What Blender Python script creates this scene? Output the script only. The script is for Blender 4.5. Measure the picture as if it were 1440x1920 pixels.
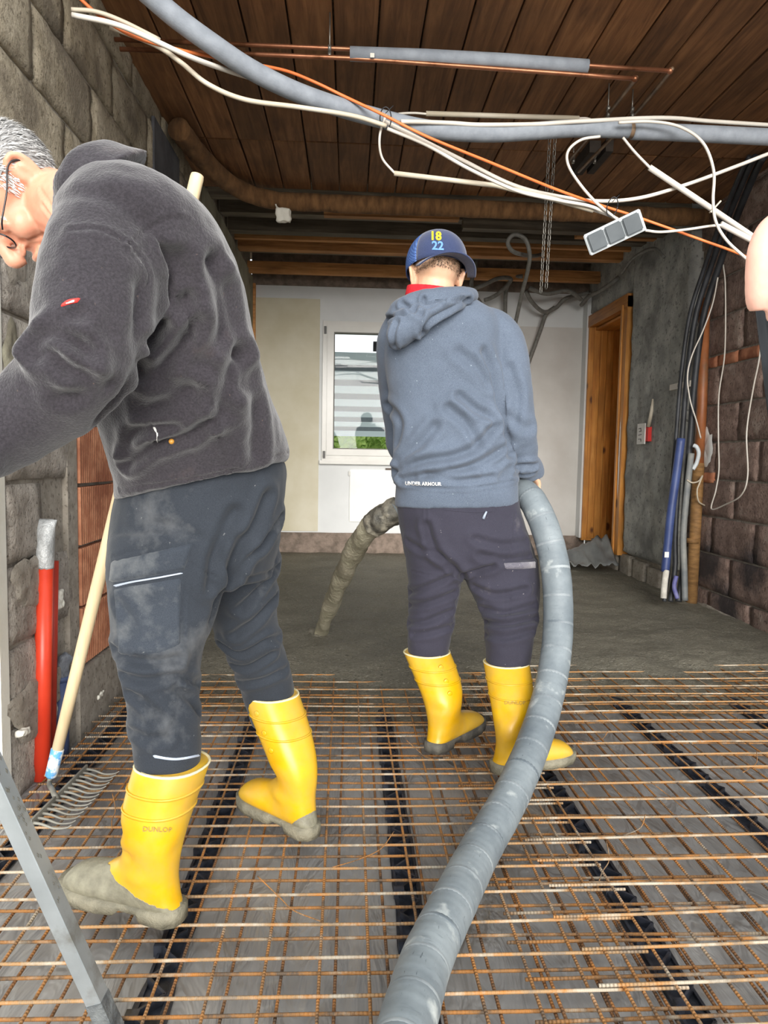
import bpy, bmesh, math, random
import numpy as np
from mathutils import Vector, Matrix, noise
from mathutils.bvhtree import BVHTree
random.seed(7)
for o in list(bpy.data.objects):
    bpy.data.objects.remove(o)
SC = bpy.context.scene
COL = SC.collection
R = math.radians

# ------------------------------------------------------------------ camera
CAM_H = 1.02
FPX = 1331.0
yaw, pit, rol = R(2.865), R(4.335), R(1.0)
fwd = Vector((math.sin(yaw)*math.cos(pit), math.cos(yaw)*math.cos(pit), -math.sin(pit)))
rt0 = Vector((math.cos(yaw), -math.sin(yaw), 0))
up0 = rt0.cross(fwd)
rt = rt0*math.cos(rol) + up0*math.sin(rol)
up = up0*math.cos(rol) - rt0*math.sin(rol)
CAM = Vector((0, 0, CAM_H))
cd = bpy.data.cameras.new('camera')
cam = bpy.data.objects.new('camera', cd)
COL.objects.link(cam)
m = Matrix.Identity(4)
for i in range(3):
    m[i][0], m[i][1], m[i][2], m[i][3] = rt[i], up[i], -fwd[i], CAM[i]
cam.matrix_world = m
cd.sensor_fit = 'VERTICAL'
cd.sensor_height = 36.0
cd.lens = FPX/1920*36.0
cd.clip_start = 0.02
SC.camera = cam

# ------------------------------------------------------------------ light
SC.view_settings.view_transform = 'Standard'
SC.view_settings.look = 'None'
SC.view_settings.gamma = 1.0
SC.view_settings.use_curve_mapping = False
SC.view_settings.exposure = 0.88
W = bpy.data.worlds.new('overcast_sky')
SC.world = W
W.use_nodes = True
wb = W.node_tree.nodes['Background']
wb.inputs[0].default_value = (0.90, 0.95, 1.0, 1)
wb.inputs[1].default_value = 0.85
sd = bpy.data.lights.new('veiled_sun_offscreen', 'SUN')
sd.energy = 4.0
sd.angle = R(42)
sd.color = (1.0, 0.965, 0.91)
sun = bpy.data.objects.new('veiled_sun_offscreen', sd)
COL.objects.link(sun)
sun.rotation_euler = Vector((-0.04, 1.0, -0.15)).to_track_quat('-Z', 'Y').to_euler()

def ray(px, py):
    return fwd*FPX + rt*(px-720) - up*(py-960)
def P(px, py, Y):            # point on the plane of that depth
    d = ray(px, py); return CAM + d*(Y/d.y)
def Fz(px, py, z):           # point on a level plane
    d = ray(px, py); return CAM + d*((z-CAM_H)/d.z)
def Wx(px, py, X):           # point on a side wall
    d = ray(px, py); return CAM + d*(X/d.x)

# ------------------------------------------------------------------ objects
def put(o, name, parent=None, label=None, cat=None, group=None, kind=None):
    o.name = name
    if o.name not in COL.objects: COL.objects.link(o)
    if parent is not None:
        o.parent = parent
        if parent.type == 'EMPTY':
            o.matrix_parent_inverse = Matrix.Translation(-parent.location)
    if label: o['label'] = label
    if cat: o['category'] = cat
    if group: o['group'] = group
    if kind: o['kind'] = kind
    return o
def thing(name, label, cat, loc=(0, 0, 0), group=None, kind=None):
    o = bpy.data.objects.new(name, None)
    COL.objects.link(o)
    o.empty_display_size = 0.05
    o.location = loc
    o['label'] = label
    if cat: o['category'] = cat
    if group: o['group'] = group
    if kind: o['kind'] = kind
    return o
def mesh_obj(name, verts, faces, mat, parent=None, smooth=True, **kw):
    me = bpy.data.meshes.new(name)
    me.from_pydata([tuple(v) for v in verts], [], faces)
    me.update()
    if smooth: me.polygons.foreach_set('use_smooth', [True]*len(me.polygons))
    if mat: me.materials.append(mat)
    o = bpy.data.objects.new(name, me)
    return put(o, name, parent, **kw)
def bm_obj(name, bm, mat, parent=None, smooth=False, **kw):
    me = bpy.data.meshes.new(name)
    bm.normal_update()
    bm.to_mesh(me); bm.free()
    if smooth: me.polygons.foreach_set('use_smooth', [True]*len(me.polygons))
    if mat: me.materials.append(mat)
    o = bpy.data.objects.new(name, me)
    return put(o, name, parent, **kw)
def inst(me, name, M4, parent=None, **kw):
    o = bpy.data.objects.new(name, me)
    put(o, name, parent, **kw)
    o.matrix_basis = M4
    return o

# ------------------------------------------------------------------ geometry
class G:
    """vertex/face collector"""
    def __init__(s): s.v = []; s.f = []
    def add(s, v, f):
        n = len(s.v); s.v += [Vector(q) for q in v]; s.f += [tuple(n+i for i in q) for q in f]
    def box(s, a, b):
        x0, y0, z0 = a; x1, y1, z1 = b
        s.add([(x0,y0,z0),(x1,y0,z0),(x1,y1,z0),(x0,y1,z0),(x0,y0,z1),(x1,y0,z1),(x1,y1,z1),(x0,y1,z1)],
              [(0,3,2,1),(4,5,6,7),(0,1,5,4),(1,2,6,5),(2,3,7,6),(3,0,4,7)])
    def beam(s, p, q, w, h, upv=Vector((0, 0, 1))):
        p = Vector(p); q = Vector(q); d = (q-p).normalized()
        a = d.cross(upv).normalized()*(w/2); b = a.cross(d).normalized()*(h/2)
        vs = [p-a-b, p+a-b, p+a+b, p-a+b, q-a-b, q+a-b, q+a+b, q-a+b]
        s.add(vs, [(3,2,1,0),(4,5,6,7),(0,1,5,4),(1,2,6,5),(2,3,7,6),(3,0,4,7)])
    def rings(s, rings, cap=True, closed=False):
        n = len(rings[0]); vs = [p for r in rings for p in r]; fs = []
        m = len(rings)
        for i in range(m if closed else m-1):
            for j in range(n):
                a = i*n+j; b = i*n+(j+1) % n; c = ((i+1) % m)*n+(j+1) % n; d = ((i+1) % m)*n+j
                fs.append((a, b, c, d))
        if cap and not closed:
            fs.append(tuple(range(n-1, -1, -1))); fs.append(tuple((m-1)*n+j for j in range(n)))
        s.add(vs, fs)
    def tube(s, pts, rad, n=12, cap=True, flat=None):
        s.rings(tube_rings(pts, rad, n, flat), cap)
    def ball(s, c, r, n=16, m=10, ax=None):
        c = Vector(c)
        if not hasattr(r, '__len__'): r = (r, r, r)
        ax = ax or (Vector((1,0,0)), Vector((0,1,0)), Vector((0,0,1)))
        rs = []
        for i in range(m+1):
            t = math.pi*(i+0.02)/(m+0.04)
            rs.append([c+ax[0]*(r[0]*math.sin(t)*math.cos(2*math.pi*j/n))+ax[1]*(r[1]*math.sin(t)*math.sin(2*math.pi*j/n))-ax[2]*(r[2]*math.cos(t)) for j in range(n)])
        s.rings(rs)
    def obj(s, name, mat, parent=None, smooth=True, **kw):
        return mesh_obj(name, s.v, s.f, mat, parent, smooth, **kw)

def tube_rings(pts, rad, n=12, flat=None):
    pts = [Vector(p) for p in pts]
    if not hasattr(rad, '__len__'): rad = [rad]*len(pts)
    rs = []; ref = None
    for i, p in enumerate(pts):
        d = (pts[min(i+1, len(pts)-1)]-pts[max(i-1, 0)])
        if d.length < 1e-9: d = Vector((0, 0, 1))
        d.normalize()
        if ref is None:
            ref = d.orthogonal().normalized() if flat is None else Vector(flat)
        ref = (ref-d*ref.dot(d)).normalized()
        b = d.cross(ref)
        r = rad[i]; ra, rb = (r if hasattr(r, '__len__') else (r, r))
        rs.append([p+ref*(ra*math.cos(2*math.pi*j/n))+b*(rb*math.sin(2*math.pi*j/n)) for j in range(n)])
    return rs
def spline(pts, k=8):
    """Catmull-Rom through points (any dimension)"""
    pts = [np.array(p, float) for p in pts]
    if len(pts) < 3: return [tuple(p) for p in pts]
    e = [2*pts[0]-pts[1]]+pts+[2*pts[-1]-pts[-2]]
    out = []
    for i in range(1, len(e)-2):
        p0, p1, p2, p3 = e[i-1:i+3]
        for j in range(k):
            t = j/k
            out.append(tuple(0.5*((2*p1)+(-p0+p2)*t+(2*p0-5*p1+4*p2-p3)*t*t+(-p0+3*p1-3*p2+p3)*t**3)))
    out.append(tuple(pts[-1]))
    return out
def slices(g, sl, n=28, k=5, pw=2.3, vdir=Vector((0, 1, 0)), cap=True):
    """loft through slices (Lpx,Lpy,Rpx,Rpy,Y,t[,tilt]): a silhouette's width at its own distance with its own thickness"""
    rs = []
    for s in spline(sl, k):
        L = P(s[0], s[1], s[4]); Rr = P(s[2], s[3], s[4])
        c = (L+Rr)/2; u = (Rr-L)/2; v = Vector(vdir)*s[5]
        ring = []
        for j in range(n):
            a = 2*math.pi*j/n; ca, sa = math.cos(a), math.sin(a)
            ring.append(c+u*(math.copysign(abs(ca)**(2/pw), ca))+v*(math.copysign(abs(sa)**(2/pw), sa)))
        rs.append(ring)
    g.rings(rs, cap)
def pxtube(g, pts, n=18, k=5, flat=None):
    """tube through (px,py,Y,r)"""
    q = spline(pts, k)
    g.tube([P(a[0], a[1], a[2]) for a in q], [a[3] for a in q], n, True, flat)
def remesh(g, vox, smooth=2, fac=0.5):
    """union of closed lofts as one continuous surface; returns (verts Nx3, faces)"""
    me = bpy.data.meshes.new('tmp'); me.from_pydata([tuple(v) for v in g.v], [], g.f); me.update()
    bm = bmesh.new(); bm.from_mesh(me); bmesh.ops.recalc_face_normals(bm, faces=bm.faces); bm.to_mesh(me); bm.free()
    o = bpy.data.objects.new('tmp', me); COL.objects.link(o)
    md = o.modifiers.new('r', 'REMESH'); md.mode = 'VOXEL'; md.voxel_size = vox; md.adaptivity = 0
    if smooth:
        ms = o.modifiers.new('s', 'SMOOTH'); ms.iterations = smooth; ms.factor = fac
    dg = bpy.context.evaluated_depsgraph_get(); dg.update()
    e = o.evaluated_get(dg); m2 = bpy.data.meshes.new_from_object(e)
    V = np.empty(len(m2.vertices)*3); m2.vertices.foreach_get('co', V); V = V.reshape(-1, 3)
    Fc = [tuple(p.vertices) for p in m2.polygons]
    bpy.data.objects.remove(o); bpy.data.meshes.remove(me); bpy.data.meshes.remove(m2)
    return V, Fc
class Skin:
    """editable surface in numpy: folds, seams, noise, picking by a ray"""
    def __init__(s, V, F): s.V = V; s.F = F; s.refresh()
    def refresh(s):
        me = bpy.data.meshes.new('t'); me.from_pydata(s.V.tolist(), [], s.F); me.update()
        N = np.empty(len(s.V)*3); me.vertices.foreach_get('normal', N); s.N = N.reshape(-1, 3)
        bpy.data.meshes.remove(me); s.bvh = None
    def pick(s, px, py):
        if s.bvh is None: s.bvh = BVHTree.FromPolygons(s.V.tolist(), s.F)
        d = ray(px, py).normalized(); h = s.bvh.ray_cast(CAM, d)
        if h[0] is not None and h[1].dot(d) > 0: h = (h[0], -h[1], h[2], h[3])
        return h
    def line(s, pts, k=4):
        out = []
        for a in spline(pts, k):
            h = s.pick(a[0], a[1])
            if h[0] is not None: out.append(np.array(h[0]))
        return out
    def dist(s, line):
        D = np.full(len(s.V), 9.0)
        for a, b in zip(line[:-1], line[1:]):
            ab = b-a; L = ab.dot(ab)
            if L > 0.09 or L < 1e-12: continue
            t = np.clip(((s.V-a)@ab)/L, 0, 1)
            D = np.minimum(D, np.linalg.norm(s.V-a-t[:, None]*ab, axis=1))
        return D
    def fold(s, pts, w, d, ridge=0.6, soft=True):
        """a crease along a line on the surface: valley of depth d and width w with raised lips"""
        ln = s.line(pts)
        if len(ln) < 2: return
        D = s.dist(ln)
        a = -d*np.exp(-(D/w)**2)+ridge*d*np.exp(-((D-2.1*w)/(1.1*w))**2)
        s.V = s.V+s.N*a[:, None]; s.bvh = None
    def ridge(s, pts, w, d):
        ln = s.line(pts)
        if len(ln) < 2: return
        D = s.dist(ln)
        s.V = s.V+s.N*(d*np.exp(-(D/w)**2))[:, None]; s.bvh = None
    def smooth(s, it=3, f=0.5):
        E = np.array([(q[i], q[(i+1) % len(q)]) for q in s.F for i in range(len(q))])
        n = len(s.V); cnt = np.zeros(n); np.add.at(cnt, E[:, 0], 1); np.add.at(cnt, E[:, 1], 1); cnt = np.maximum(cnt, 1)
        for _ in range(it):
            A = np.zeros_like(s.V); np.add.at(A, E[:, 0], s.V[E[:, 1]]); np.add.at(A, E[:, 1], s.V[E[:, 0]])
            s.V = s.V+(A/cnt[:, None]-s.V)*f
        s.refresh()
    def noise(s, amp, scale, stretch=(1, 1, 1), seed=0):
        st = Vector(stretch)
        a = np.array([noise.noise(Vector((v[0]*scale*st.x+seed, v[1]*scale*st.y, v[2]*scale*st.z))) for v in s.V])
        s.V = s.V+s.N*(amp*a)[:, None]; s.bvh = None
    def obj(s, name, mat, parent=None, **kw):
        return mesh_obj(name, s.V.tolist(), s.F, mat, parent, True, **kw)
def skin(g, vox, smooth=2, fac=0.5):
    return Skin(*remesh(g, vox, smooth, fac))

# ------------------------------------------------------------------ materials
def new_mat(name):
    m = bpy.data.materials.new(name); m.use_nodes = True
    nt = m.node_tree; b = nt.nodes['Principled BSDF']
    return m, nt, b
def nd(nt, t, **kw):
    n = nt.nodes.new(t)
    for k, v in kw.items():
        if k.startswith('i_'): n.inputs[k[2:].replace('_', ' ')].default_value = v
        else: setattr(n, k, v)
    return n
def coords(nt, mode='pos', scale=(1, 1, 1)):
    if mode == 'pos': s = nd(nt, 'ShaderNodeNewGeometry').outputs['Position']
    elif mode == 'uv': s = nd(nt, 'ShaderNodeTexCoord').outputs['UV']
    else: s = nd(nt, 'ShaderNodeTexCoord').outputs['Object']
    mp = nd(nt, 'ShaderNodeMapping'); mp.inputs['Scale'].default_value = scale
    nt.links.new(s, mp.inputs[0])
    return mp.outputs[0]
def nz(nt, co, scale, detail=5, rough=0.55, dist=0):
    n = nd(nt, 'ShaderNodeTexNoise'); n.inputs['Scale'].default_value = scale
    n.inputs['Detail'].default_value = detail; n.inputs['Roughness'].default_value = rough; n.inputs['Distortion'].default_value = dist
    nt.links.new(co, n.inputs['Vector']); return n.outputs['Fac']
def ramp(nt, fac, stops, interp='LINEAR'):
    r = nd(nt, 'ShaderNodeValToRGB'); r.color_ramp.interpolation = interp
    el = r.color_ramp.elements
    while len(el) < len(stops): el.new(0.5)
    for e, (p, c) in zip(el, stops):
        e.position = p; e.color = (c, c, c, 1) if not hasattr(c, '__len__') else (*c, 1)
    nt.links.new(fac, r.inputs[0]); return r.outputs[0]
def mix(nt, fac, a, b, mode='MIX'):
    n = nd(nt, 'ShaderNodeMix', data_type='RGBA', blend_type=mode)
    for s, v in ((0, fac), (6, a), (7, b)):
        if hasattr(v, 'links') or hasattr(v, 'is_linked'): nt.links.new(v, n.inputs[s])
        elif hasattr(v, '__len__'): n.inputs[s].default_value = (*v, 1)
        else: n.inputs[s].default_value = v
    return n.outputs[2]
def mth(nt, op, a, b=None, clamp=False):
    n = nd(nt, 'ShaderNodeMath', operation=op, use_clamp=clamp)
    for i, v in enumerate((a, b)):
        if v is None: continue
        if hasattr(v, 'is_linked'): nt.links.new(v, n.inputs[i])
        else: n.inputs[i].default_value = v
    return n.outputs[0]
def bump(nt, b, h, strength=0.4, dist=0.01):
    n = nd(nt, 'ShaderNodeBump'); n.inputs['Strength'].default_value = strength; n.inputs['Distance'].default_value = dist
    nt.links.new(h, n.inputs['Height']); nt.links.new(n.outputs[0], b.inputs['Normal'])
def srgb(r, g, b):
    f = lambda c: c/12.92 if c <= 0.04045 else ((c+0.055)/1.055)**2.4
    return (f(r/255), f(g/255), f(b/255))
def M(name, c1, c2=None, scale=8, rough=0.7, bmp=0, bscale=60, bdist=0.004, metal=0, mode='pos', sc=(1, 1, 1), lo=0.35, hi=0.65, detail=6, spec=0.5, c3=None, s3=3, lo3=0.5, hi3=0.62, rvar=0, pit=None, ps=85):
    """two-tone noise material, optional blotches in a third tone and fine relief"""
    m, nt, b = new_mat(name)
    co = coords(nt, mode, sc)
    if c2 is None: c2 = c1
    c = ramp(nt, nz(nt, co, scale, detail), [(lo, c1), (hi, c2)])
    if c3 is not None:
        k = ramp(nt, nz(nt, co, s3, 6, 0.6), [(lo3, 0.0), (hi3, 1.0)])
        c = mix(nt, k, c, c3)
    if pit is not None:
        k = ramp(nt, nz(nt, co, ps, 3, 0.7), [(0.56, 0.0), (0.66, 0.85)])
        c = mix(nt, k, c, pit)
    if rvar:
        oi = nd(nt, 'ShaderNodeObjectInfo')
        v = mth(nt, 'ADD', mth(nt, 'MULTIPLY', oi.outputs['Random'], rvar*2), 1-rvar)
        c = mix(nt, 1.0, c, v, 'MULTIPLY')
    nt.links.new(c, b.inputs['Base Color'])
    b.inputs['Roughness'].default_value = rough; b.inputs['Metallic'].default_value = metal
    b.inputs['Specular IOR Level'].default_value = spec
    if bmp: bump(nt, b, nz(nt, co, bscale, 6, 0.65), bmp, bdist)
    return m
# ================================================================== SETTING
WL, WR, YB, ZC, YF = -0.95, 2.36, 7.0, 2.71, 1.97
def rnd(a, b): return a+(b-a)*random.random()

m_ground = M('paving_grey', srgb(150, 146, 140), srgb(176, 172, 165), 3, 0.9, 0.3, 40)
m_render = M('white_render', srgb(226, 222, 208), srgb(240, 238, 228), 5, 0.85, 0.25, 90)
m_block = M('pumice_block', srgb(160, 151, 140), srgb(196, 187, 176), 16, 0.95, 1.0, 60, 0.016, rvar=0.10, c3=srgb(204, 196, 182), s3=4, lo3=0.55, hi3=0.66, pit=srgb(112, 104, 94))
m_blockdk = M('weathered_block', srgb(146, 134, 112), srgb(182, 170, 148), 11, 0.95, 1.0, 55, 0.016, rvar=0.14, c3=srgb(128, 117, 100), s3=3.2, lo3=0.52, hi3=0.62, pit=srgb(104, 94, 76), ps=60)
m_mortar = M('old_mortar', srgb(140, 132, 120), srgb(168, 160, 148), 20, 0.95, 0.7, 90, pit=srgb(104, 96, 86), ps=60)
m_plaster = M('cement_plaster', srgb(146, 147, 143), srgb(184, 184, 178), 6, 0.92, 0.6, 45, 0.01, c3=srgb(122, 122, 120), s3=2.5, lo3=0.5, hi3=0.66, pit=srgb(108, 108, 106), ps=30)
m_plasterg = M('greenish_plaster', srgb(140, 136, 116), srgb(164, 160, 140), 5, 0.92, 0.5, 45, 0.008, c3=srgb(118, 112, 96), s3=3)
m_brownblk = M('brown_block', srgb(124, 102, 92), srgb(160, 136, 124), 16, 0.95, 0.9, 70, 0.012, rvar=0.12, c3=srgb(166, 148, 136), s3=7, lo3=0.56, hi3=0.68, pit=srgb(84, 66, 58), ps=55)
def soot_mat(m):
    nt = m.node_tree; b = nt.nodes['Principled BSDF']; src = b.inputs['Base Color'].links[0].from_socket
    co = coords(nt, 'pos'); wob = nz(nt, co, 9, 5, 0.6); c = src
    for ctr, r in (((2.36, 4.55, .36), .24), ((2.36, 4.02, .40), .19), ((2.36, 4.26, .14), .2)):
        d = nd(nt, 'ShaderNodeVectorMath', operation='DISTANCE'); nt.links.new(co, d.inputs[0]); d.inputs[1].default_value = ctr
        t = mth(nt, 'ADD', mth(nt, 'DIVIDE', d.outputs['Value'], r), mth(nt, 'MULTIPLY', mth(nt, 'SUBTRACT', wob, 0.5), 1.6))
        k = ramp(nt, t, [(0.35, 0.9), (1.0, 0.0)]); c = mix(nt, k, c, srgb(48, 44, 46))
    nt.links.new(c, b.inputs['Base Color'])
soot_mat(m_brownblk)
m_tar = M('soot_stain', srgb(42, 40, 42), srgb(88, 80, 76), 30, 0.95, 0.7, 80)
m_redbrick = M('red_clay_brick', srgb(170, 108, 78), srgb(198, 138, 104), 18, 0.9, 0.5, 90, 0.004, rvar=0.1, c3=srgb(150, 92, 66), s3=5)
m_wall = M('back_wall_paint', srgb(214, 216, 216), srgb(222, 224, 224), 3, 0.7, 0.12, 60, 0.003)
m_wall2 = M('back_wall_filler', srgb(196, 192, 186), srgb(208, 205, 200), 3, 0.75, 0.12, 60, 0.003)
m_beige = M('beige_board', srgb(200, 192, 166), srgb(214, 208, 188), 2.5, 0.75, 0.1, 50, 0.002)
m_basecon = M('base_concrete', srgb(110, 98, 88), srgb(148, 132, 120), 16, 0.95, 0.8, 60, 0.012)
m_white = M('white_plastic', srgb(232, 232, 228), srgb(240, 240, 236), 6, 0.35)

def wood(name, dark, mid, light, along='y', rough=0.75, rvar=0.2, stretch=14, knots=None):
    m, nt, b = new_mat(name)
    oi = nd(nt, 'ShaderNodeObjectInfo')
    s = {'x': (1, stretch, stretch), 'y': (stretch, 1, stretch), 'z': (stretch, stretch, 1)}[along]
    geo = nd(nt, 'ShaderNodeNewGeometry')
    ad = nd(nt, 'ShaderNodeVectorMath', operation='ADD')
    sc = nd(nt, 'ShaderNodeVectorMath', operation='SCALE'); sc.inputs[0].default_value = (7, 13, 5)
    nt.links.new(oi.outputs['Random'], sc.inputs['Scale'])
    nt.links.new(geo.outputs['Position'], ad.inputs[0]); nt.links.new(sc.outputs[0], ad.inputs[1])
    mp = nd(nt, 'ShaderNodeMapping'); mp.inputs['Scale'].default_value = s
    nt.links.new(ad.outputs[0], mp.inputs[0])
    g = nz(nt, mp.outputs[0], 2.2, 7, 0.62, 0.8)
    c = ramp(nt, g, [(0.25, dark), (0.5, mid), (0.72, light)])
    bl = ramp(nt, nz(nt, ad.outputs[0], 2.3, 5), [(0.35, 0.72), (0.65, 1.08)])
    c = mix(nt, 1.0, c, bl, 'MULTIPLY')
    v = mth(nt, 'ADD', mth(nt, 'MULTIPLY', oi.outputs['Random'], rvar*2), 1-rvar)
    c = mix(nt, 1.0, c, v, 'MULTIPLY')
    if knots:
        mk = nd(nt, 'ShaderNodeMapping'); mk.inputs['Scale'].default_value = knots
        nt.links.new(ad.outputs[0], mk.inputs[0])
        vo = nd(nt, 'ShaderNodeTexVoronoi'); vo.inputs['Scale'].default_value = 1.0
        nt.links.new(mk.outputs[0], vo.inputs['Vector'])
        k = ramp(nt, vo.outputs['Distance'], [(0.10, 1.0), (0.17, 0.0)])
        c = mix(nt, k, c, srgb(92, 50, 20))
    nt.links.new(c, b.inputs['Base Color'])
    b.inputs['Roughness'].default_value = rough
    bump(nt, b, g, 0.25, 0.003)
    return m
m_plank = wood('ceiling_boards', srgb(88, 56, 32), srgb(132, 90, 54), srgb(162, 114, 72), 'y', 0.8, 0.22)
m_joist = wood('joist_timber', srgb(132, 86, 48), srgb(186, 130, 76), srgb(210, 158, 102), 'x', 0.8, 0.25)
m_joistdk = wood('old_joist', srgb(66, 58, 48), srgb(104, 94, 80), srgb(128, 116, 98), 'x', 0.85, 0.2)
m_deck = wood('upper_deck', srgb(88, 68, 48), srgb(124, 98, 72), srgb(148, 120, 90), 'x', 0.9, 0.2)
m_pine = wood('varnished_pine', srgb(168, 98, 34), srgb(206, 138, 58), srgb(224, 162, 84), 'z', 0.45, 0.08, 16, knots=(5.5, 5.5, 3.4))

# ---- ground outside and facade around the opening
g = G(); g.box((-30, -30, -0.12), (30, 45, -0.06)); g.obj('ground', m_ground, smooth=False, kind='structure')
g = G(); g.box((-6, YF, -0.06), (WL-0.3, YF+0.3, 5.2)); g.box((WL-0.31, YF, -0.06), (WL-0.004, YF+0.05, 5.2))
g.obj('wall_facade_left', m_render, smooth=False, kind='structure')
g = G(); g.box((WR+0.02, YF, -0.06), (8, YF+0.3, 5.2)); g.obj('wall_facade_right', m_render, smooth=False, kind='structure')
g = G(); g.box((WL-0.004, YF, ZC+0.14), (WR+0.02, YF+0.3, 5.2)); g.obj('wall_facade_top', m_render, smooth=False, kind='structure')

# ---- floor: grey plastic film over insulation boards
def film_mat():
    m, nt, b = new_mat('grey_film')
    co = coords(nt, 'pos')
    c = ramp(nt, nz(nt, co, 2.2, 6), [(0.35, srgb(126, 125, 123)), (0.65, srgb(156, 154, 151))])
    d = ramp(nt, nz(nt, co, 26, 5), [(0.62, 0.0), (0.74, 0.6)])
    c = mix(nt, d, c, srgb(160, 157, 150))
    nt.links.new(c, b.inputs['Base Color'])
    r = ramp(nt, nz(nt, co, 5, 4), [(0.3, 0.28), (0.7, 0.5)])
    nt.links.new(r, b.inputs['Roughness'])
    cs = coords(nt, 'pos', (5.5, 1.6, 1))
    w = nz(nt, cs, 2.4, 3, 0.5, 1.6)
    bump(nt, b, w, 0.55, 0.05)
    return m
m_film = film_mat()
def grid(x0, x1, y0, y1, nx, ny, zf):
    vs = []; fs = []
    for j in range(ny+1):
        for i in range(nx+1):
            x = x0+(x1-x0)*i/nx; y = y0+(y1-y0)*j/ny
            vs.append((x, y, zf(x, y)))
    for j in range(ny):
        for i in range(nx):
            a = j*(nx+1)+i; fs.append((a, a+1, a+nx+2, a+nx+1))
    return vs, fs
def film_z(x, y):
    p = Vector((x*5+y*1.5, y*2.2, 0.0)); q = Vector((x*14-y*7, y*6, 3.1))
    return 0.004*noise.noise(p)+0.0035*(1-abs(noise.noise(q)))-0.006
v, f = grid(-0.98, WR+0.02, 0.35, 3.6, 150, 150, film_z)
mesh_obj('floor', v, f, m_film, kind='structure')
g = G(); g.box((-0.98, 0.35, -0.06), (WR+0.02, YB, -0.02)); g.obj('floor_slab', m_mortar, smooth=False, kind='structure')

# ---- wet screed already poured
def screed_mat():
    m, nt, b = new_mat('wet_screed')
    co = coords(nt, 'pos')
    c = ramp(nt, nz(nt, co, 3, 7, 0.6), [(0.3, srgb(112, 108, 94)), (0.7, srgb(138, 133, 117))])
    s = ramp(nt, nz(nt, co, 75, 3, 0.75), [(0.57, 0.0), (0.67, 0.85)])
    c = mix(nt, s, c, srgb(172, 167, 152))
    s2 = ramp(nt, nz(nt, co, 60, 3, 0.75, 0.5), [(0.34, 0.7), (0.44, 0.0)])
    c = mix(nt, s2, c, srgb(72, 69, 58))
    nt.links.new(c, b.inputs['Base Color'])
    b.inputs['Roughness'].default_value = 0.62
    h = mth(nt, 'ADD', nz(nt, co, 90, 5, 0.7), mth(nt, 'MULTIPLY', nz(nt, co, 22, 5, 0.6), 1.2))
    bump(nt, b, h, 1.0, 0.018)
    return m
m_screed = screed_mat()
def scr_z(x, y):
    e = 0.16*noise.noise(Vector((x*1.7, y*1.0, 5)))+0.05*noise.noise(Vector((x*7, y*7, 2)))
    s = (y+e-2.60-0.16*max(0, -x)-0.08*max(0, x-.6))/0.80
    s = max(0, min(1, s)); s = (s*s*(3-2*s))**.8
    z = -0.014+0.096*s
    z += (0.010*noise.noise(Vector((x*6, y*5, 0)))+0.006*noise.noise(Vector((x*21, y*18, 1))))*min(1, s*2.5)
    return z
v, f = grid(-0.98, WR+0.02, 2.5, YB+0.02, 150, 200, scr_z)
mesh_obj('wet_screed', v, f, m_screed, label='wet grey-brown screed spread over the back half of the floor', cat='screed', kind='stuff')

# ---- block walls
def block_mesh(name, L, H, T, seed, amp, mat, nx=10, nz_=6):
    """block with a rough worn front face (local +x), sides going back T"""
    vs = []; fs = []
    for j in range(nz_+1):
        for i in range(nx+1):
            y = -L/2+L*i/nx; z = -H/2+H*j/nz_
            e = min(i, nx-i, j, nz_-j)
            d = amp*0.45*noise.noise(Vector((y*14+seed*3.1, z*14, seed)))+amp*0.6*noise.noise(Vector((y*48+seed, z*48, seed)))
            if e == 0: d -= 0.004+0.004*random.random()
            jy = 0.004*noise.noise(Vector((z*30, seed, 9))) if i in (0, nx) else 0
            jz = 0.004*noise.noise(Vector((y*30, seed, 4))) if j in (0, nz_) else 0
            vs.append((d, y+jy, z+jz))
    n = nx+1
    for j in range(nz_):
        for i in range(nx):
            a = j*n+i; fs.append((a, a+1, a+n+1, a+n))
    rim = [i for i in range(n)]+[j*n+nx for j in range(1, nz_+1)]+[nz_*n+i for i in range(nx-1, -1, -1)]+[j*n for j in range(nz_-1, 0, -1)]
    b0 = len(vs)
    for q in rim: vs.append((-T, vs[q][1], vs[q][2]))
    k = len(rim)
    for i in range(k): fs.append((rim[i], b0+i, b0+(i+1) % k, rim[(i+1) % k]))
    me = bpy.data.meshes.new(name); me.from_pydata(vs, [], fs); me.update()
    me.polygons.foreach_set('use_smooth', [True]*len(me.polygons))
    me.materials.append(mat); return me
def patch_obj(name, center, ry, rz, thick, mat, parent, seed, normal=1, **kw):
    """ragged smear of plaster or stain lying on a side wall"""
    n = 26; ring = []; ring2 = []
    for i in range(n):
        a = 2*math.pi*i/n
        r = 1+0.55*noise.noise(Vector((math.cos(a)*1.4, math.sin(a)*1.4, seed)))+0.2*noise.noise(Vector((math.cos(a)*5, math.sin(a)*5, seed+3)))
        ring.append((0, ry*r*math.cos(a), rz*r*math.sin(a)))
        ring2.append((normal*thick, 0.86*ry*r*math.cos(a), 0.86*rz*r*math.sin(a)))
    c = Vector(center)
    vs = [c+Vector(p) for p in ring]+[c+Vector(p) for p in ring2]
    for s in (0.55, 0.25):
        vs += [c+Vector((normal*(thick+0.004*noise.noise(Vector((p[1]*30, p[2]*30, seed)))), p[1]*s, p[2]*s)) for p in ring]
    vs.append(c+Vector((normal*thick, 0, 0)))
    fs = []
    for k in range(3):
        for i in range(n):
            q = (k*n+i, k*n+(i+1) % n, (k+1)*n+(i+1) % n, (k+1)*n+i)
            fs.append(q if normal > 0 else q[::-1])
    for i in range(n):
        q = (3*n+i, 3*n+(i+1) % n, 4*n); fs.append(q if normal > 0 else q[::-1])
    return mesh_obj(name, vs, fs, mat, parent, **kw)

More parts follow.
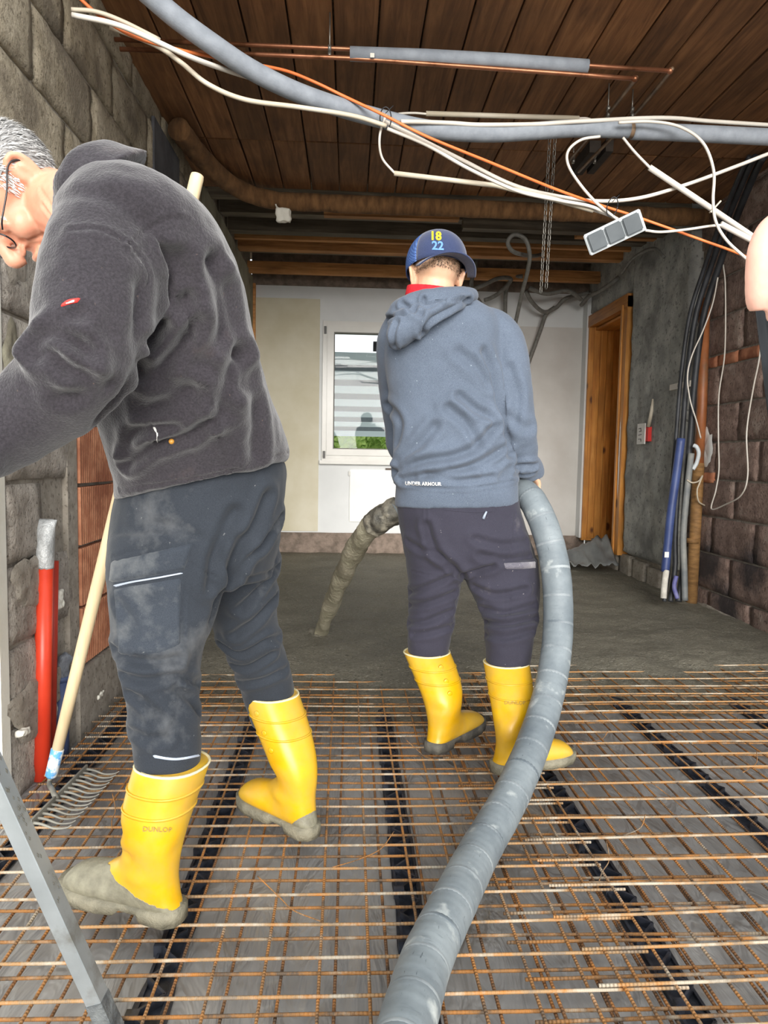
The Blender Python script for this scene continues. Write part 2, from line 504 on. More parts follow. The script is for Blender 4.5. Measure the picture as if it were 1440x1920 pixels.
# left wall
g = G(); g.box((WL-0.30, YF+0.05, -0.03), (WL-0.022, YB, 2.98))
wl = g.obj('wall_left', m_mortar, smooth=False, kind='structure')
BH, BL = 0.238, 0.495
lt = [block_mesh('block', BL-0.016, BH-0.014, 0.02, s, 0.010, m_block) for s in range(5)]
dk = [block_mesh('block', BL-0.016, BH-0.014, 0.02, s+11, 0.007, m_blockdk) for s in range(5)]
hf = [block_mesh('block', BL/2-0.016, BH-0.014, 0.02, s+31, 0.010, m_block, 6) for s in range(3)]
hfd = [block_mesh('block', BL/2-0.016, BH-0.014, 0.02, s+41, 0.007, m_blockdk, 6) for s in range(3)]
for r in range(12):
    z = -0.02+BH*(r+0.5)
    if z > 2.84: continue
    y = YF+0.052; first = r % 2
    while y < YB-0.1:
        L = BL/2 if first else BL
        if y+L > YB: break
        c = y+L/2
        inbrick = 2.50 < c < 3.36 and 0.22 < z < 1.6
        if not inbrick and c < 4.75:
            top = z > 1.25 and c > 2.3 or z > 1.75
            src = (hfd if top else hf) if first else (dk if top else lt)
            inst(random.choice(src), 'block', Matrix.Translation((WL-0.006+rnd(-0.004, 0.004), c, z)), wl)
        y += L; first = 0
# clay bricks with combed face filling an old opening in the left wall
def ribbed_brick(L, H, T, ribs, mat):
    vs = []; fs = []; prof = []
    for i in range(ribs):
        y0 = -L/2+L*i/ribs; w = L/ribs
        prof += [(0.0, y0+0.12*w), (0.0, y0+0.60*w), (-0.006, y0+0.70*w), (-0.006, y0+0.98*w)]
    prof = [(-T, -L/2)]+[(0.0, -L/2)]+prof[1:]+[(-0.001, L/2), (-T, L/2)]
    n = len(prof)
    for z in (-H/2, H/2):
        vs += [(p[0], p[1], z) for p in prof]
    for i in range(n-1): fs.append((i, i+1, n+i+1, n+i))
    fs.append(tuple(range(n-1, -1, -1))); fs.append(tuple(range(n, 2*n)))
    me = bpy.data.meshes.new('brick'); me.from_pydata(vs, [], fs); me.update(); me.materials.append(mat); return me
rb = ribbed_brick(0.38, 0.205, 0.05, 20, m_redbrick)
for k in range(6):
    z = 0.36+0.218*k
    inst(rb, 'clay_brick', Matrix.Translation((WL+0.004, 2.745, z)) @ Matrix.Rotation(rnd(-0.01, 0.01), 4, 'X'), wl)
    inst(rb, 'clay_brick', Matrix.Translation((WL+0.004, 3.135, z+0.004)), wl)
g = G(); g.box((WL-0.03, 2.46, -0.02), (WL-0.004, 2.545, 1.9)); g.box((WL-0.03, 2.5, -0.02), (WL+0.012, 3.35, 0.245))
g.obj('mortar_jamb', m_mortar, wl, smooth=False)
# smears of plaster on the left wall
for i, (yc, zc, ry, rz, mt) in enumerate([(2.12, 1.62, .09, .12, m_mortar), (2.09, 1.30, .05, .08, m_plasterg), (2.15, .62, .12, .08, m_mortar),
        (2.2, .25, .18, .10, m_mortar), 
        (2.8, 1.75, .12, .12, m_mortar)]):
    patch_obj('plaster_smear', (WL-0.006, yc, zc), ry, rz, 0.007, mt, wl, i*2.3)
g = G(); g.box((WL-0.03, 4.70, 0.0), (WL+0.012, YB, 2.72)); g.obj('plaster_coat', m_plasterg, wl, smooth=False)
g = G(); g.box((WL-0.03, 3.36, 0.0), (WL+0.006, 4.72, 1.3)); g.obj('plaster_coat', m_plaster, wl, smooth=False)
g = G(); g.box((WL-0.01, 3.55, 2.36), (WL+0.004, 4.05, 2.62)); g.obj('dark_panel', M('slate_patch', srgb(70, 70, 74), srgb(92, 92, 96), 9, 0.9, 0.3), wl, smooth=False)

# right wall: brown blocks near, cement plaster and door further back
g = G(); g.box((WR+0.022, YF+0.05, -0.03), (WR+0.3, 4.86, 2.98)); g.box((WR+0.022, 4.84, -0.03), (WR+0.30, 5.90, 2.98)); g.box((WR+0.022, 6.86, -0.03), (WR+0.3, YB, 2.98)); g.box((WR+0.022, 5.9, 2.42), (WR+0.3, 6.88, 2.98)); g.box((WR+0.022, 5.9, -0.03), (WR+0.3, 6.88, 0.25)); g.box((WR+0.29, 5.85, -0.03), (WR+0.42, 6.95, 2.98))
wr = g.obj('wall_right', m_mortar, smooth=False, kind='structure')
bb = [block_mesh('block', BL-0.016, 0.242-0.014, 0.02, s+61, 0.008, m_brownblk) for s in range(6)]
ROT = Matrix.Rotation(math.pi, 4, 'Z')
thin = block_mesh('brick', 0.235, 0.066, 0.02, 77, 0.004, m_redbrick, 6, 3)
z = -0.05
for r in range(13):
    h = 0.242
    if r == 7:
        for k in range(12):
            inst(thin, 'brick', Matrix.Translation((WR+0.006, 2.2+0.247*k, z+0.04)) @ ROT, wr)
        z += 0.08
    if z > 2.75: break
    y = 2.03-(BL/2 if r % 2 else 0)
    while y < 4.8:
        c = y+BL/2
        if c < 4.85 and c > 2.2: inst(random.choice(bb), 'block', Matrix.Translation((WR+0.004+rnd(-0.004, 0.004), c, z+h/2)) @ ROT, wr)
        y += BL
    z += h
inst(thin, 'brick', Matrix.Translation((WR-0.004, 4.62, 0.93)) @ ROT, wr)
for i, (yc, zc, ry, rz, mt) in enumerate([(4.62, 1.12, .1, .13, m_white), (4.35, .05, .3, .06, m_mortar)]):
    patch_obj('wall_stain', (WR-0.001, yc, zc), ry, rz, 0.006, mt, wr, 40+i*1.7, normal=-1)
def rough_slab(name, y0, y1, z0, z1, x, thick, mat, parent, ny, nz2, amp, seed):
    vs = []; fs = []
    for j in range(nz2+1):
        for i in range(ny+1):
            y = y0+(y1-y0)*i/ny; zz = z0+(z1-z0)*j/nz2
            e = i in (0, ny) or j in (0, nz2)
            if i == 0: y += 0.03*noise.noise(Vector((zz*9, seed, 1)))
            if i == ny: y += 0.012*noise.noise(Vector((zz*9, seed, 1)))
            d = amp*noise.noise(Vector((y*5, zz*5, seed)))+amp*.5*noise.noise(Vector((y*17, zz*17, seed)))
            vs.append((x+(thick if e else -d), y, zz))
    n = ny+1
    for j in range(nz2):
        for i in range(ny):
            a = j*n+i; fs.append((a, a+n, a+n+1, a+1))
    return mesh_obj(name, vs, fs, mat, parent)
rough_slab('plaster_coat', 4.82, 5.86, 0.24, 2.96, WR-0.05, 0.075, m_plaster, wr, 40, 70, 0.014, 3)
rough_slab('plaster_coat', 5.80, 7.0, 2.42, 2.96, WR-0.05, 0.075, m_plaster, wr, 30, 20, 0.012, 5)
for i in range(7):
    L = 0.27; inst(block_mesh('stone', L-0.02, 0.20+rnd(-.03, .03), 0.05, 90+i, 0.012, m_mortar, 6, 4), 'base_stone', Matrix.Translation((WR-0.03, 4.98+0.29*i, 0.13+rnd(-.02, .02))) @ ROT, wr)

# back wall
wx0, wx1, wz0, wz1 = P(606, 608, YB).x, 0.86, 0.985, 2.33
g = G()
for a, b in (((WL, 0.27), (wx0, 2.66)), ((wx1, 0.27), (WR+0.02, 2.66)), ((wx0, 0.27), (wx1, wz0)), ((wx0, wz1), (wx1, 2.66))):
    g.box((a[0], YB, a[1]), (b[0], YB+0.26, b[1]))
wbk = g.obj('wall_back', m_wall, smooth=False, kind='structure')
g = G(); g.box((WL, YB-0.012, 0.29), (P(599, 700, YB).x, YB+0.02, 2.535)); g.obj('beige_board', m_beige, wbk, smooth=False)
g = G(); g.box((WL, YB-0.05, 0.0), (WL+0.035, YB+0.02, 2.66)); g.obj('corner_batten', m_joist, wbk, smooth=False)
g = G(); g.box((1.50, YB-0.008, 0.27), (WR-0.08, YB+0.02, 2.33)); g.obj('filled_board', m_wall2, wbk, smooth=False)
g = G(); g.box((WR-0.085, YB-0.13, 0.27), (WR+0.02, YB+0.02, 2.64)); g.obj('boxed_corner', m_wall, wbk, smooth=False)
vs, fs = grid(WL, WR, 0, 0.28, 90, 8, lambda x, y: 0)
vs = [(x, YB-0.03+0.025*noise.noise(Vector((x*7, y*9, 2)))-(0.02 if y > 0.27 else 0)*0, y) for x, y, _ in vs]
mesh_obj('baseboard_back', vs, fs, m_basecon, kind='structure')
g = G(); g.box((WL, YB-0.03, 2.655), (WR, YB+0.26, 2.98)); g.obj('trim_1', m_basecon, smooth=False, kind='structure')

# ceiling boards
g = G(); g.box((WL-0.2, YF, ZC+0.06), (WR+0.2, 4.70, ZC+0.14))
cl = g.obj('ceiling', m_deck, smooth=False, kind='structure')
def plank_mesh(w, L):
    g = G(); g.box((-w/2, -L/2, 0), (w/2, L/2, 0.026))
    me = bpy.data.meshes.new('plank'); me.from_pydata([tuple(q) for q in g.v], [], g.f); me.update()
    bm = bmesh.new(); bm.from_mesh(me)
    bmesh.ops.bevel(bm, geom=[e for e in bm.edges if all(abs(v.co.z) < 1e-6 for v in e.verts)], offset=0.004, segments=1, affect='EDGES')
    bm.to_mesh(me); bm.free(); me.materials.append(m_plank); return me
PW = 0.177
pa = plank_mesh(PW-0.007, 1.98); pb = plank_mesh(PW-0.007, 0.69)
x = WL+PW/2-0.02
while x < WR+0.05:
    inst(pa, 'plank', Matrix.Translation((x, 2.985, ZC+rnd(-.003, .004))) @ Matrix.Rotation(rnd(-.004, .004), 4, 'Y'), cl)
    inst(pb, 'plank', Matrix.Translation((x+rnd(-.002, .002), 4.335, ZC+rnd(0, .006))), cl)
    x += PW
# upper deck and bare joists behind the boards
g = G(); g.box((WL-0.2, 4.6, 2.96), (WR+0.2, YB+0.26, 3.02)); g.obj('ceiling_upper', m_deck, smooth=False, kind='structure')
for i, (y, z0, h, w, mt, x0, x1) in enumerate([(4.86, 2.73, .16, .09, m_joistdk, WL, WR), (5.10, 2.70, .07, .06, m_joist, -0.2, 0.75), (5.28, 2.76, .17, .1, m_joistdk, WL, WR), (5.62, 2.74, .14, .10, m_joistdk, WL, WR),
        (5.92, 2.77, .10, .05, m_joist, WL, WR), (6.10, 2.74, .09, .09, m_joist, WL, WR), (6.34, 2.80, .14, .1, m_joistdk, WL, WR), (6.66, 2.69, .10, .06, m_joist, WL, WR), (5.24, 2.69, .09, .08, m_joistdk, .8, WR), (5.45, 2.72, .08, .06, m_joist, 1.7, WR)]):
    g = G(); g.box((x0-0.0, y, z0), (x1+0.0, y+w, z0+h))
    g.obj('joist', mt, cl, smooth=False)
# rolled reed matting at the edge of the boards
m_reed = M('reed_matting', srgb(96, 66, 38), srgb(140, 102, 64), 9, 0.95, 0.9, 40, 0.012, sc=(3, 1, 1))
g = G()
pts = spline([(WL+0.07, 3.75, 2.652), (WL+0.12, 4.1, 2.650), (WL+0.22, 4.45, 2.645), (WL+0.42, 4.66, 2.64), (WL+0.8, 4.72, 2.65), (0.6, 4.74, 2.655), (1.5, 4.74, 2.65), (WR, 4.74, 2.65)], 14)
g.tube(pts, [0.055+0.007*noise.noise(Vector((p[0]*14, p[1]*14, 0))) for p in pts], 14)
g.obj('reed_roll', m_reed, label='brown rolled reed matting hanging where the ceiling boards end', cat='reed matting')

# window in the back wall
m_pvc = M('window_pvc', srgb(206, 204, 198), srgb(216, 214, 208), 4, 0.25, 0.05, 30)
wn = thing('window_1', 'white plastic window with roller blind in the back wall', None, (wx0, YB, wz0), kind='structure')
def frame(g, x0, x1, z0, z1, y0, y1, w):
    g.box((x0, y0, z0), (x0+w, y1, z1)); g.box((x1-w, y0, z0), (x1, y1, z1)); g.box((x0+w, y0, z0), (x1-w, y1, z0+w)); g.box((x0+w, y0, z1-w), (x1-w, y1, z1))
g = G(); frame(g, wx0, wx1, wz0, wz1, YB-0.025, YB+0.06, 0.055); g.obj('window_frame', m_pvc, wn, smooth=False)
g = G(); frame(g, wx0+0.045, wx1-0.045, wz0+0.055, wz1-0.045, YB-0.045, YB+0.05, 0.062); sash = g.obj('sash', m_pvc, wn, smooth=False)
g = G(); frame(g, wx0+0.104, wx1-0.104, wz0+0.114, wz1-0.104, YB-0.03, YB+0.04, 0.012); g.obj('glazing_bead', M('grey_gasket', srgb(120, 118, 112)), sash, smooth=False)
m_glass, nt, b = new_mat('window_glass')
b.inputs['Base Color'].default_value = (1, 1, 1, 1); b.inputs['Roughness'].default_value = 0.0
b.inputs['Transmission Weight'].default_value = 1.0; b.inputs['IOR'].default_value = 1.02
gl = nd(nt, 'ShaderNodeBsdfGlossy'); gl.inputs['Roughness'].default_value = 0.02
tr = nd(nt, 'ShaderNodeBsdfTransparent'); mx = nd(nt, 'ShaderNodeMixShader'); mx.inputs[0].default_value = 0.014
nt.links.new(tr.outputs[0], mx.inputs[1]); nt.links.new(gl.outputs[0], mx.inputs[2]); nt.links.new(mx.outputs[0], nt.nodes['Material Output'].inputs[0])
g = G(); g.box((wx0+0.108, YB+0.008, wz0+0.118), (wx1-0.108, YB+0.012, wz1-0.108)); g.obj('pane', m_glass, sash, smooth=False)
for zz in (wz1-0.09, wz0+0.06):
    g = G(); g.box((wx0+0.012, YB-0.05, zz-0.035), (wx0+0.034, YB-0.02, zz+0.035)); g.obj('hinge', M('hinge_dark', srgb(60, 58, 54), rough=0.4), wn, smooth=False)
g = G(); g.box((wx0-0.02, YB-0.07, wz0-0.03), (wx1+0.02, YB+0.02, wz0+0.004)); g.obj('window_sill', m_pvc, wn, smooth=False)
# zebra blind behind the glass
m_band, nt, b = new_mat('blind_pale'); b.inputs['Base Color'].default_value = (*srgb(176, 194, 198), 1); b.inputs['Roughness'].default_value = 0.8
tl = nd(nt, 'ShaderNodeBsdfTranslucent'); tl.inputs[0].default_value = (*srgb(200, 216, 218), 1)
mx = nd(nt, 'ShaderNodeMixShader'); mx.inputs[0].default_value = 0.22
nt.links.new(b.outputs[0], mx.inputs[1]); nt.links.new(tl.outputs[0], mx.inputs[2]); nt.links.new(mx.outputs[0], nt.nodes['Material Output'].inputs[0])
m_bandd = M('blind_slate', srgb(84, 96, 102), srgb(92, 104, 110), 40, 0.85)
bl = thing('roller_blind', 'striped pale and slate roller blind hanging behind the window glass', 'blind', (wx0+0.1, YB+0.09, 1.2))
zof = lambda py: P(660, py, YB+0.09).z
ys = [661, 684, 696, 712, 724, 738, 749, 762, 772, 782, 791, 800, 808, 818]
for i in range(len(ys)-1):
    g = G(); dark = i % 2 == 1
    g.box((wx0+0.10, YB+0.088+(0.003 if dark else 0), zof(ys[i+1])), (wx1-0.10, YB+0.0905+(0.003 if dark else 0), zof(ys[i])+0.002))
    g.obj('dark_band' if dark else 'pale_band', m_bandd if dark else m_band, bl, smooth=False)
g = G(); g.tube([(0.22, YB+0.11, zof(648)), (wx1-0.1, YB+0.11, zof(648))], 0.05, 16); g.obj('blind_roll', M('blind_roll_dark', srgb(46, 48, 52), rough=0.6), bl)
# garden behind the window
m_leaf = M('hedge_leaves', srgb(120, 160, 60), srgb(190, 214, 120), 24, 0.7, 0.5, 60, 0.02)
g = G()
for i in range(700):
    x = rnd(-1.6, 2.4); y = 9.2+rnd(-.2, .2); z = rnd(0.75, 1.42); s = rnd(.05, .11)
    a = Vector((rnd(-1, 1), rnd(-1, 1), rnd(-.3, 1))).normalized(); bq = a.orthogonal().normalized(); cq = a.cross(bq)
    c = Vector((x, y, z))
    for k in range(5):
        t = k*1.257; d = bq*math.cos(t)+cq*math.sin(t)
        g.add([c, c+d*s*.6+a.cross(d)*s*.3+a*.01, c+d*s*1.2+a*.02, c+d*s*.6-a.cross(d)*s*.3+a*.01], [(0, 1, 2, 3)])
g.box((-1.7, 9.3, -0.06), (2.5, 9.8, 1.34))
g.obj('garden_hedge', m_leaf, smooth=False, label='bright green garden hedge seen through the window below the blind', cat='hedge')

# inspection panel under the window
g = G(); a = P(656, 880, YB); b2 = P(656, 978, YB)
g.box((a.x, YB-0.022, b2.z), (a.x+0.92, YB+0.002, a.z))
bm = bmesh.new(); me = bpy.data.meshes.new('t'); me.from_pydata([tuple(q) for q in g.v], [], g.f); bm.from_mesh(me); bmesh.ops.bevel(bm, geom=bm.edges[:], offset=0.006, segments=2, affect='EDGES')
pn = thing('wall_panel', 'flat white metal panel on the wall below the window', 'panel', (a.x, YB, b2.z))
bm_obj('panel_face', bm, m_white, pn)
g = G(); g.box((a.x+0.35, YB-0.03, a.z), (a.x+0.43, YB-0.005, a.z+0.018)); g.obj('top_clip', M('clip_brown', srgb(92, 80, 70)), pn, smooth=False)
g = G(); g.box((a.x-0.012, YB-0.03, a.z-0.06), (a.x+0.006, YB-0.002, a.z-0.02)); g.obj('side_clip', m_pvc, pn, smooth=False)

# door on the right wall
d0, d1, dz0, dz1 = 5.96, 6.86, 0.25, 2.40
dr = thing('door_1', 'varnished pine door frame with boarded reveal in the right wall', None, (WR, d0, dz0), kind='structure')
xs = WR-0.055
g = G(); g.box((xs-0.015, d0-0.06, dz0-0.02), (WR+0.03, d0+0.045, dz1)); g.obj('architrave', m_pine, dr, smooth=False)
g = G(); g.box((xs-0.028, d0+0.02, dz0-0.02), (xs-0.01, d0+0.05, dz1-0.06)); g.obj('architrave_edge', m_pine, dr, smooth=False)
g = G(); g.box((xs-0.012, d1-0.02, dz0), (WR+0.03, d1+0.035, dz1)); g.obj('architrave', m_pine, dr, smooth=False)
m_pinex = wood('varnished_pine_cross', srgb(150, 86, 30), srgb(190, 124, 52), srgb(206, 146, 74), 'y', 0.45, 0.08, 16)
g = G(); g.box((xs-0.018, d0-0.06, dz1-0.09), (WR+0.03, d1+0.035, dz1+0.02)); g.obj('head_casing', m_pinex, dr, smooth=False)
for i in range(5):
    w = 0.32/5; x0 = WR+0.0+i*w-0.02
    g = G(); g.box((x0+0.0012, d1-0.03, dz0+0.02), (x0+w-0.0012, d1-0.004, dz1-0.09)); g.obj('board', m_pine, dr, smooth=False)
g = G(); g.box((WR-0.01, d0, dz1-0.12), (WR+0.3, d1, dz1-0.10)); g.obj('soffit_board', m_pinex, dr, smooth=False)
g = G(); g.box((WR-0.01, d0+0.02, dz0), (WR+0.3, d0+0.045, dz1-0.1)); g.obj('jamb_board', m_pine, dr, smooth=False)
for i in range(9):
    w = 0.1; y0 = d0+0.03+i*w
    g = G(); g.box((WR+0.27, y0+0.001, dz0), (WR+0.289, y0+w-0.001, dz1-0.1)); g.obj('board', m_pine, dr, smooth=False)
patch_obj('paint_scrape', (xs-0.0165, d0-0.015, 1.05), 0.012, 0.3, 0.002, m_white, dr, 5.0, normal=-1)
# ================================================================== REINFORCEMENT
def rebar_mat(name, base, rust, lime, kl):
    m, nt, b = new_mat(name)
    co = coords(nt, 'pos')
    c = ramp(nt, nz(nt, co, 22, 5, 0.65), [(0.36, base), (0.5, rust), (0.68, srgb(178, 118, 56))])
    k = ramp(nt, nz(nt, co, 9, 5, 0.65), [(kl, 0.0), (kl+0.12, 0.9)])
    c = mix(nt, k, c, lime)
    nt.links.new(c, b.inputs['Base Color']); b.inputs['Roughness'].default_value = 0.75
    oc = coords(nt, 'obj')
    wv = nd(nt, 'ShaderNodeTexWave', wave_type='BANDS', bands_direction='X'); wv.inputs['Scale'].default_value = 42
    nt.links.new(oc, wv.inputs['Vector']); bump(nt, b, wv.outputs['Fac'], 0.6, 0.002)
    return m
m_bar_rust = rebar_mat('rusty_rebar', srgb(100, 84, 68), srgb(150, 108, 64), srgb(168, 156, 136), 0.55)
m_bar_lime = rebar_mat('limed_rebar', srgb(126, 112, 96), srgb(160, 128, 90), srgb(180, 170, 152), 0.50)
m_bar_dark = rebar_mat('brown_rebar', srgb(88, 70, 54), srgb(128, 90, 56), srgb(156, 140, 116), 0.66)
def bar_mesh(L, r, mat, seed, wob=0.004):
    n = max(8, int(L/0.16)); pts = []
    for i in range(n+1):
        x = -L/2+L*i/n
        pts.append((x, wob*noise.noise(Vector((x*1.3, seed, 0))), wob*1.3*noise.noise(Vector((x*1.7, seed, 5)))))
    g = G(); g.tube(pts, r, 6)
    me = bpy.data.meshes.new('bar'); me.from_pydata([tuple(q) for q in g.v], [], g.f); me.update()
    me.polygons.foreach_set('use_smooth', [True]*len(me.polygons)); me.materials.append(mat); return me
def mat_of_bars(label, x0, x1, y0, y1, px, py, z, mats, rot, seed, group='reinforcing meshes on the floor'):
    c = Vector(((x0+x1)/2, (y0+y1)/2, z))
    t = thing('rebar_mesh', label, 'rebar mesh', (c.x, c.y, 0), group)
    Rz = Matrix.Rotation(rot, 4, 'Z'); Tc = Matrix.Translation(c)
    ml = [bar_mesh(y1-y0, 0.0034, mats[0], seed+k) for k in range(3)]
    mt = [bar_mesh(x1-x0, 0.0034, mats[1], seed+7+k) for k in range(3)]
    x = px
    while x < x1-0.01:
        inst(random.choice(ml), 'long_bar', Tc @ Rz @ Matrix.Translation((x-c.x, rnd(-.01, .01), rnd(-.001, .001))) @ Matrix.Rotation(math.pi/2+rnd(-.003, .003), 4, 'Z'), t)
        x += 0.1
    y = py
    while y < y1-0.01:
        inst(random.choice(mt), 'cross_bar', Tc @ Rz @ Matrix.Translation((rnd(-.02, .02), y-c.y, 0.0058)) @ Matrix.Rotation(rnd(-.003, .003), 4, 'Z'), t)
        y += 0.1
    return t
mat_of_bars('lower rusty rebar mesh lying on black spacer strips beneath the men', WL+0.03, 0.92, 0.85, 3.75, -0.91, 0.895, 0.026, (m_bar_dark, m_bar_rust), R(-0.3), 1)
mat_of_bars('upper lime-whitened rebar mesh under the men\'s yellow boots', WL+0.05, 0.62, 0.86, 3.9, -0.85, 0.912, 0.046, (m_bar_rust, m_bar_lime), R(0.25), 2)
mat_of_bars('lower rusty rebar mesh reaching the brown block wall', 0.34, WR-0.05, 0.85, 3.8, 0.38, 0.872, 0.034, (m_bar_dark, m_bar_rust), R(0.7), 3)
mat_of_bars('upper rebar mesh with loose bar ends beside the grey hose', 0.44, WR-0.03, 0.9, 3.9, 0.49, 0.935, 0.056, (m_bar_rust, m_bar_lime), R(1.4), 4)
# spacer strips carrying the mesh
m_spacer = M('black_spacer_plastic', srgb(26, 28, 34), srgb(52, 56, 66), 30, 0.45, 0.4, 60)
SX = [-0.85, -0.35, 0.15, 0.65, 1.15, 1.65, 2.1]
SL = ['black plastic spacer strip under the mesh along the left block wall', 'black plastic spacer strip passing under the muddy front boot', 'black plastic spacer strip under the mesh between the two men',
      'black plastic spacer strip under the mesh just right of the grey hose', 'second black plastic spacer strip to the right of the grey hose', 'third black plastic spacer strip to the right of the grey hose', 'black plastic spacer strip along the brown block wall']
for k, X in enumerate(SX):
    sp = thing('spacer_strip', SL[k], 'spacer strip', (X, 1.9, 0), 'black spacer strips under the mesh')
    g = G(); y = 0.5
    zig = []
    while y < 3.3:
        zig.append((X+(0.022 if len(zig) % 2 else -0.022)+0.006*noise.noise(Vector((y*9, X, 0))), y, 0.010)); y += 0.045
    for a, b in zip(zig[:-1], zig[1:]): g.beam(a, b, 0.005, 0.022)
    g.obj('zigzag_web', m_spacer, sp, smooth=False)
    g = G()
    for s in (-1, 1):
        pts = [(X+s*0.026+0.005*noise.noise(Vector((yy*3, X, s))), yy, 0.004) for yy in np.arange(0.5, 3.3, 0.1)]
        for a, b in zip(pts[:-1], pts[1:]): g.beam(a, b, 0.006, 0.009)
    g.obj('side_rail', m_spacer, sp, smooth=False)
    g = G()
    for a in zig[::4]: g.box((a[0]-0.012, a[1]-0.008, 0.0), (a[0]+0.012, a[1]+0.008, 0.0225))
    g.obj('bar_seats', m_spacer, sp, smooth=False, kind='stuff')
    g = G()
    ns = 40
    for s in range(ns):
        ya = 0.5+2.8*s/ns; yb = ya+2.8/ns
        w1 = 0.032+0.01*noise.noise(Vector((ya*8, X, 0))); w2 = 0.032+0.01*noise.noise(Vector((yb*8, X, 0)))
        zz = 0.0012; g.add([(X-w1, ya, zz), (X+w1, ya, zz), (X+w2, yb, zz), (X-w2, yb, zz), (X, (ya+yb)/2, zz+0.003)], [(0, 1, 4), (1, 2, 4), (2, 3, 4), (3, 0, 4)])
    g.obj('base_strip', m_spacer, sp)
# twisted tie wires left on the mesh
for i, (x, y, a, l) in enumerate([(-0.62, 1.86, 1.9, .17), (0.75, 1.76, 0.6, .15), (-0.12, 1.47, 2.4, .2), (0.62, 1.6, 1.1, .16), (0.95, 1.9, 2.0, .2), (1.3, 2.15, 0.8, .18), (0.25, 2.25, 2.2, .16), (0.05, 1.66, .7, .2), (1.15, 1.5, 2.5, .16), (0.86, 2.36, .4, .14)]):
    p = Vector((x, y, 0.052)); d = Vector((math.cos(a), math.sin(a), 0))*l
    g = G(); q = spline([p-d*.5+Vector((0, 0, .012)), p-d*.1, p+d*.2+Vector((.01, 0, .004)), p+d*.5+Vector((0, .01, .022))], 5); g.tube(q, 0.0014, 5)
    g.obj('tie_wire', m_bar_rust, label='thin rusty tie wire twisted over the rebar mesh', cat='wire', group='loose tie wires on the mesh')

# ================================================================== HOSE
def hose_mat():
    m, nt, b = new_mat('hose_rubber')
    co = coords(nt, 'pos'); uv = coords(nt, 'uv')
    c = ramp(nt, nz(nt, co, 7, 6, 0.6), [(0.3, srgb(94, 103, 109)), (0.7, srgb(138, 146, 149))])
    st = ramp(nt, nz(nt, coords(nt, 'uv', (3, 60, 1)), 2, 4), [(0.58, 0.0), (0.72, 0.75)])
    c = mix(nt, st, c, srgb(98, 106, 112))
    sc = ramp(nt, nz(nt, coords(nt, 'uv', (26, 14, 1)), 2.2, 5, 0.6), [(0.66, 0.0), (0.72, 0.9)])
    c = mix(nt, sc, c, srgb(58, 66, 72))
    pl = ramp(nt, nz(nt, co, 16, 5), [(0.6, 0.0), (0.75, 0.7)])
    c = mix(nt, pl, c, srgb(200, 204, 200))
    nt.links.new(c, b.inputs['Base Color']); b.inputs['Roughness'].default_value = 0.55
    wv = nd(nt, 'ShaderNodeTexWave', wave_type='BANDS', bands_direction='Y'); wv.inputs['Scale'].default_value = 14; wv.inputs['Distortion'].default_value = 1.2
    nt.links.new(uv, wv.inputs['Vector'])
    bump(nt, b, mth(nt, 'ADD', mth(nt, 'MULTIPLY', wv.outputs['Fac'], 0.4), nz(nt, co, 40, 4)), 0.2, 0.003)
    return m
def uv_tube(name, pts, rad, n, mat, parent=None, **kw):
    rs = tube_rings(pts, rad, n); g = G(); g.rings(rs, True)
    o = g.obj(name, mat, parent, **kw); me = o.data
    uvl = me.uv_layers.new(name='UVMap'); L = [0]
    for a, b in zip(pts[:-1], pts[1:]): L.append(L[-1]+(Vector(b)-Vector(a)).length)
    for p in me.polygons:
        for li in p.loop_indices:
            vi = me.loops[li].vertex_index; uvl.data[li].uv = ((vi % n)/n, L[vi//n])
    return o
m_hose = hose_mat()
HP = [(738, 2010, 1.06), (765, 1915, 1.165), (800, 1800, 1.30), (847, 1700, 1.44), (897, 1600, 1.60), (954, 1500, 1.76), (998, 1400, 1.93), (1029, 1300, 2.08), (1045, 1200, 2.19), (1045, 1100, 2.26), (1034, 1030, 2.31), (1012, 965, 2.36), (985, 925, 2.45), (935, 905, 2.60), (850, 918, 2.72), (775, 945, 2.73), (738, 962, 2.71)]
hp = [P(*q) if P(*q).z > 0.106 else Fz(q[0], q[1], 0.106) for q in HP]      # lies on top of the mesh
hp = [Vector((-0.1, 0.35, 0.106)), Vector((-0.02, 0.75, 0.106))]+hp
hpts = [Vector(q) for q in spline(hp, 14)]
hr = [0.0475*(1+0.006*math.sin(i*0.9)+0.010*noise.noise(Vector((i*.7, 0, 0)))) for i in range(len(hpts))]
ho = thing('concrete_hose', 'thick grey rubber pump hose curving up beside the man in the hoodie', 'hose', hpts[0])
uv_tube('hose_body', hpts, hr, 28, m_hose, ho)
# moulded bands every few centimetres
m_hband = M('hose_band', srgb(94, 103, 109), srgb(150, 156, 158), 9, 0.6)
acc = 0; last = hpts[0]; cnt = 0
for i in range(1, len(hpts)-2):
    acc += (hpts[i]-last).length; last = hpts[i]
    if acc > 0.085 and hpts[i].y > 0.95:
        acc = 0; d = (hpts[i+1]-hpts[i-1]).normalized(); g = G()
        g.tube([hpts[i]-d*.006, hpts[i]-d*.003, hpts[i]+d*.003, hpts[i]+d*.006], [hr[i]*.99, hr[i]*1.006, hr[i]*1.006, hr[i]*.99], 28, True); g.obj('wrap_seam', m_hband, ho)
m_mud = M('screed_mud', srgb(138, 133, 112), srgb(170, 163, 142), 12, 0.5, 0.9, 45, 0.012)
m_tape = M('muddy_tape', srgb(70, 68, 62), srgb(128, 124, 112), 26, 0.45, 0.8, 30, 0.012, c3=srgb(160, 154, 138), s3=16)
e0 = hpts[-1]; dd = (hpts[-1]-hpts[-3]).normalized()
cp = [P(752, 952, 2.72), P(738, 960, 2.72), P(724, 968, 2.73), P(712, 976, 2.75), P(700, 985, 2.78)]
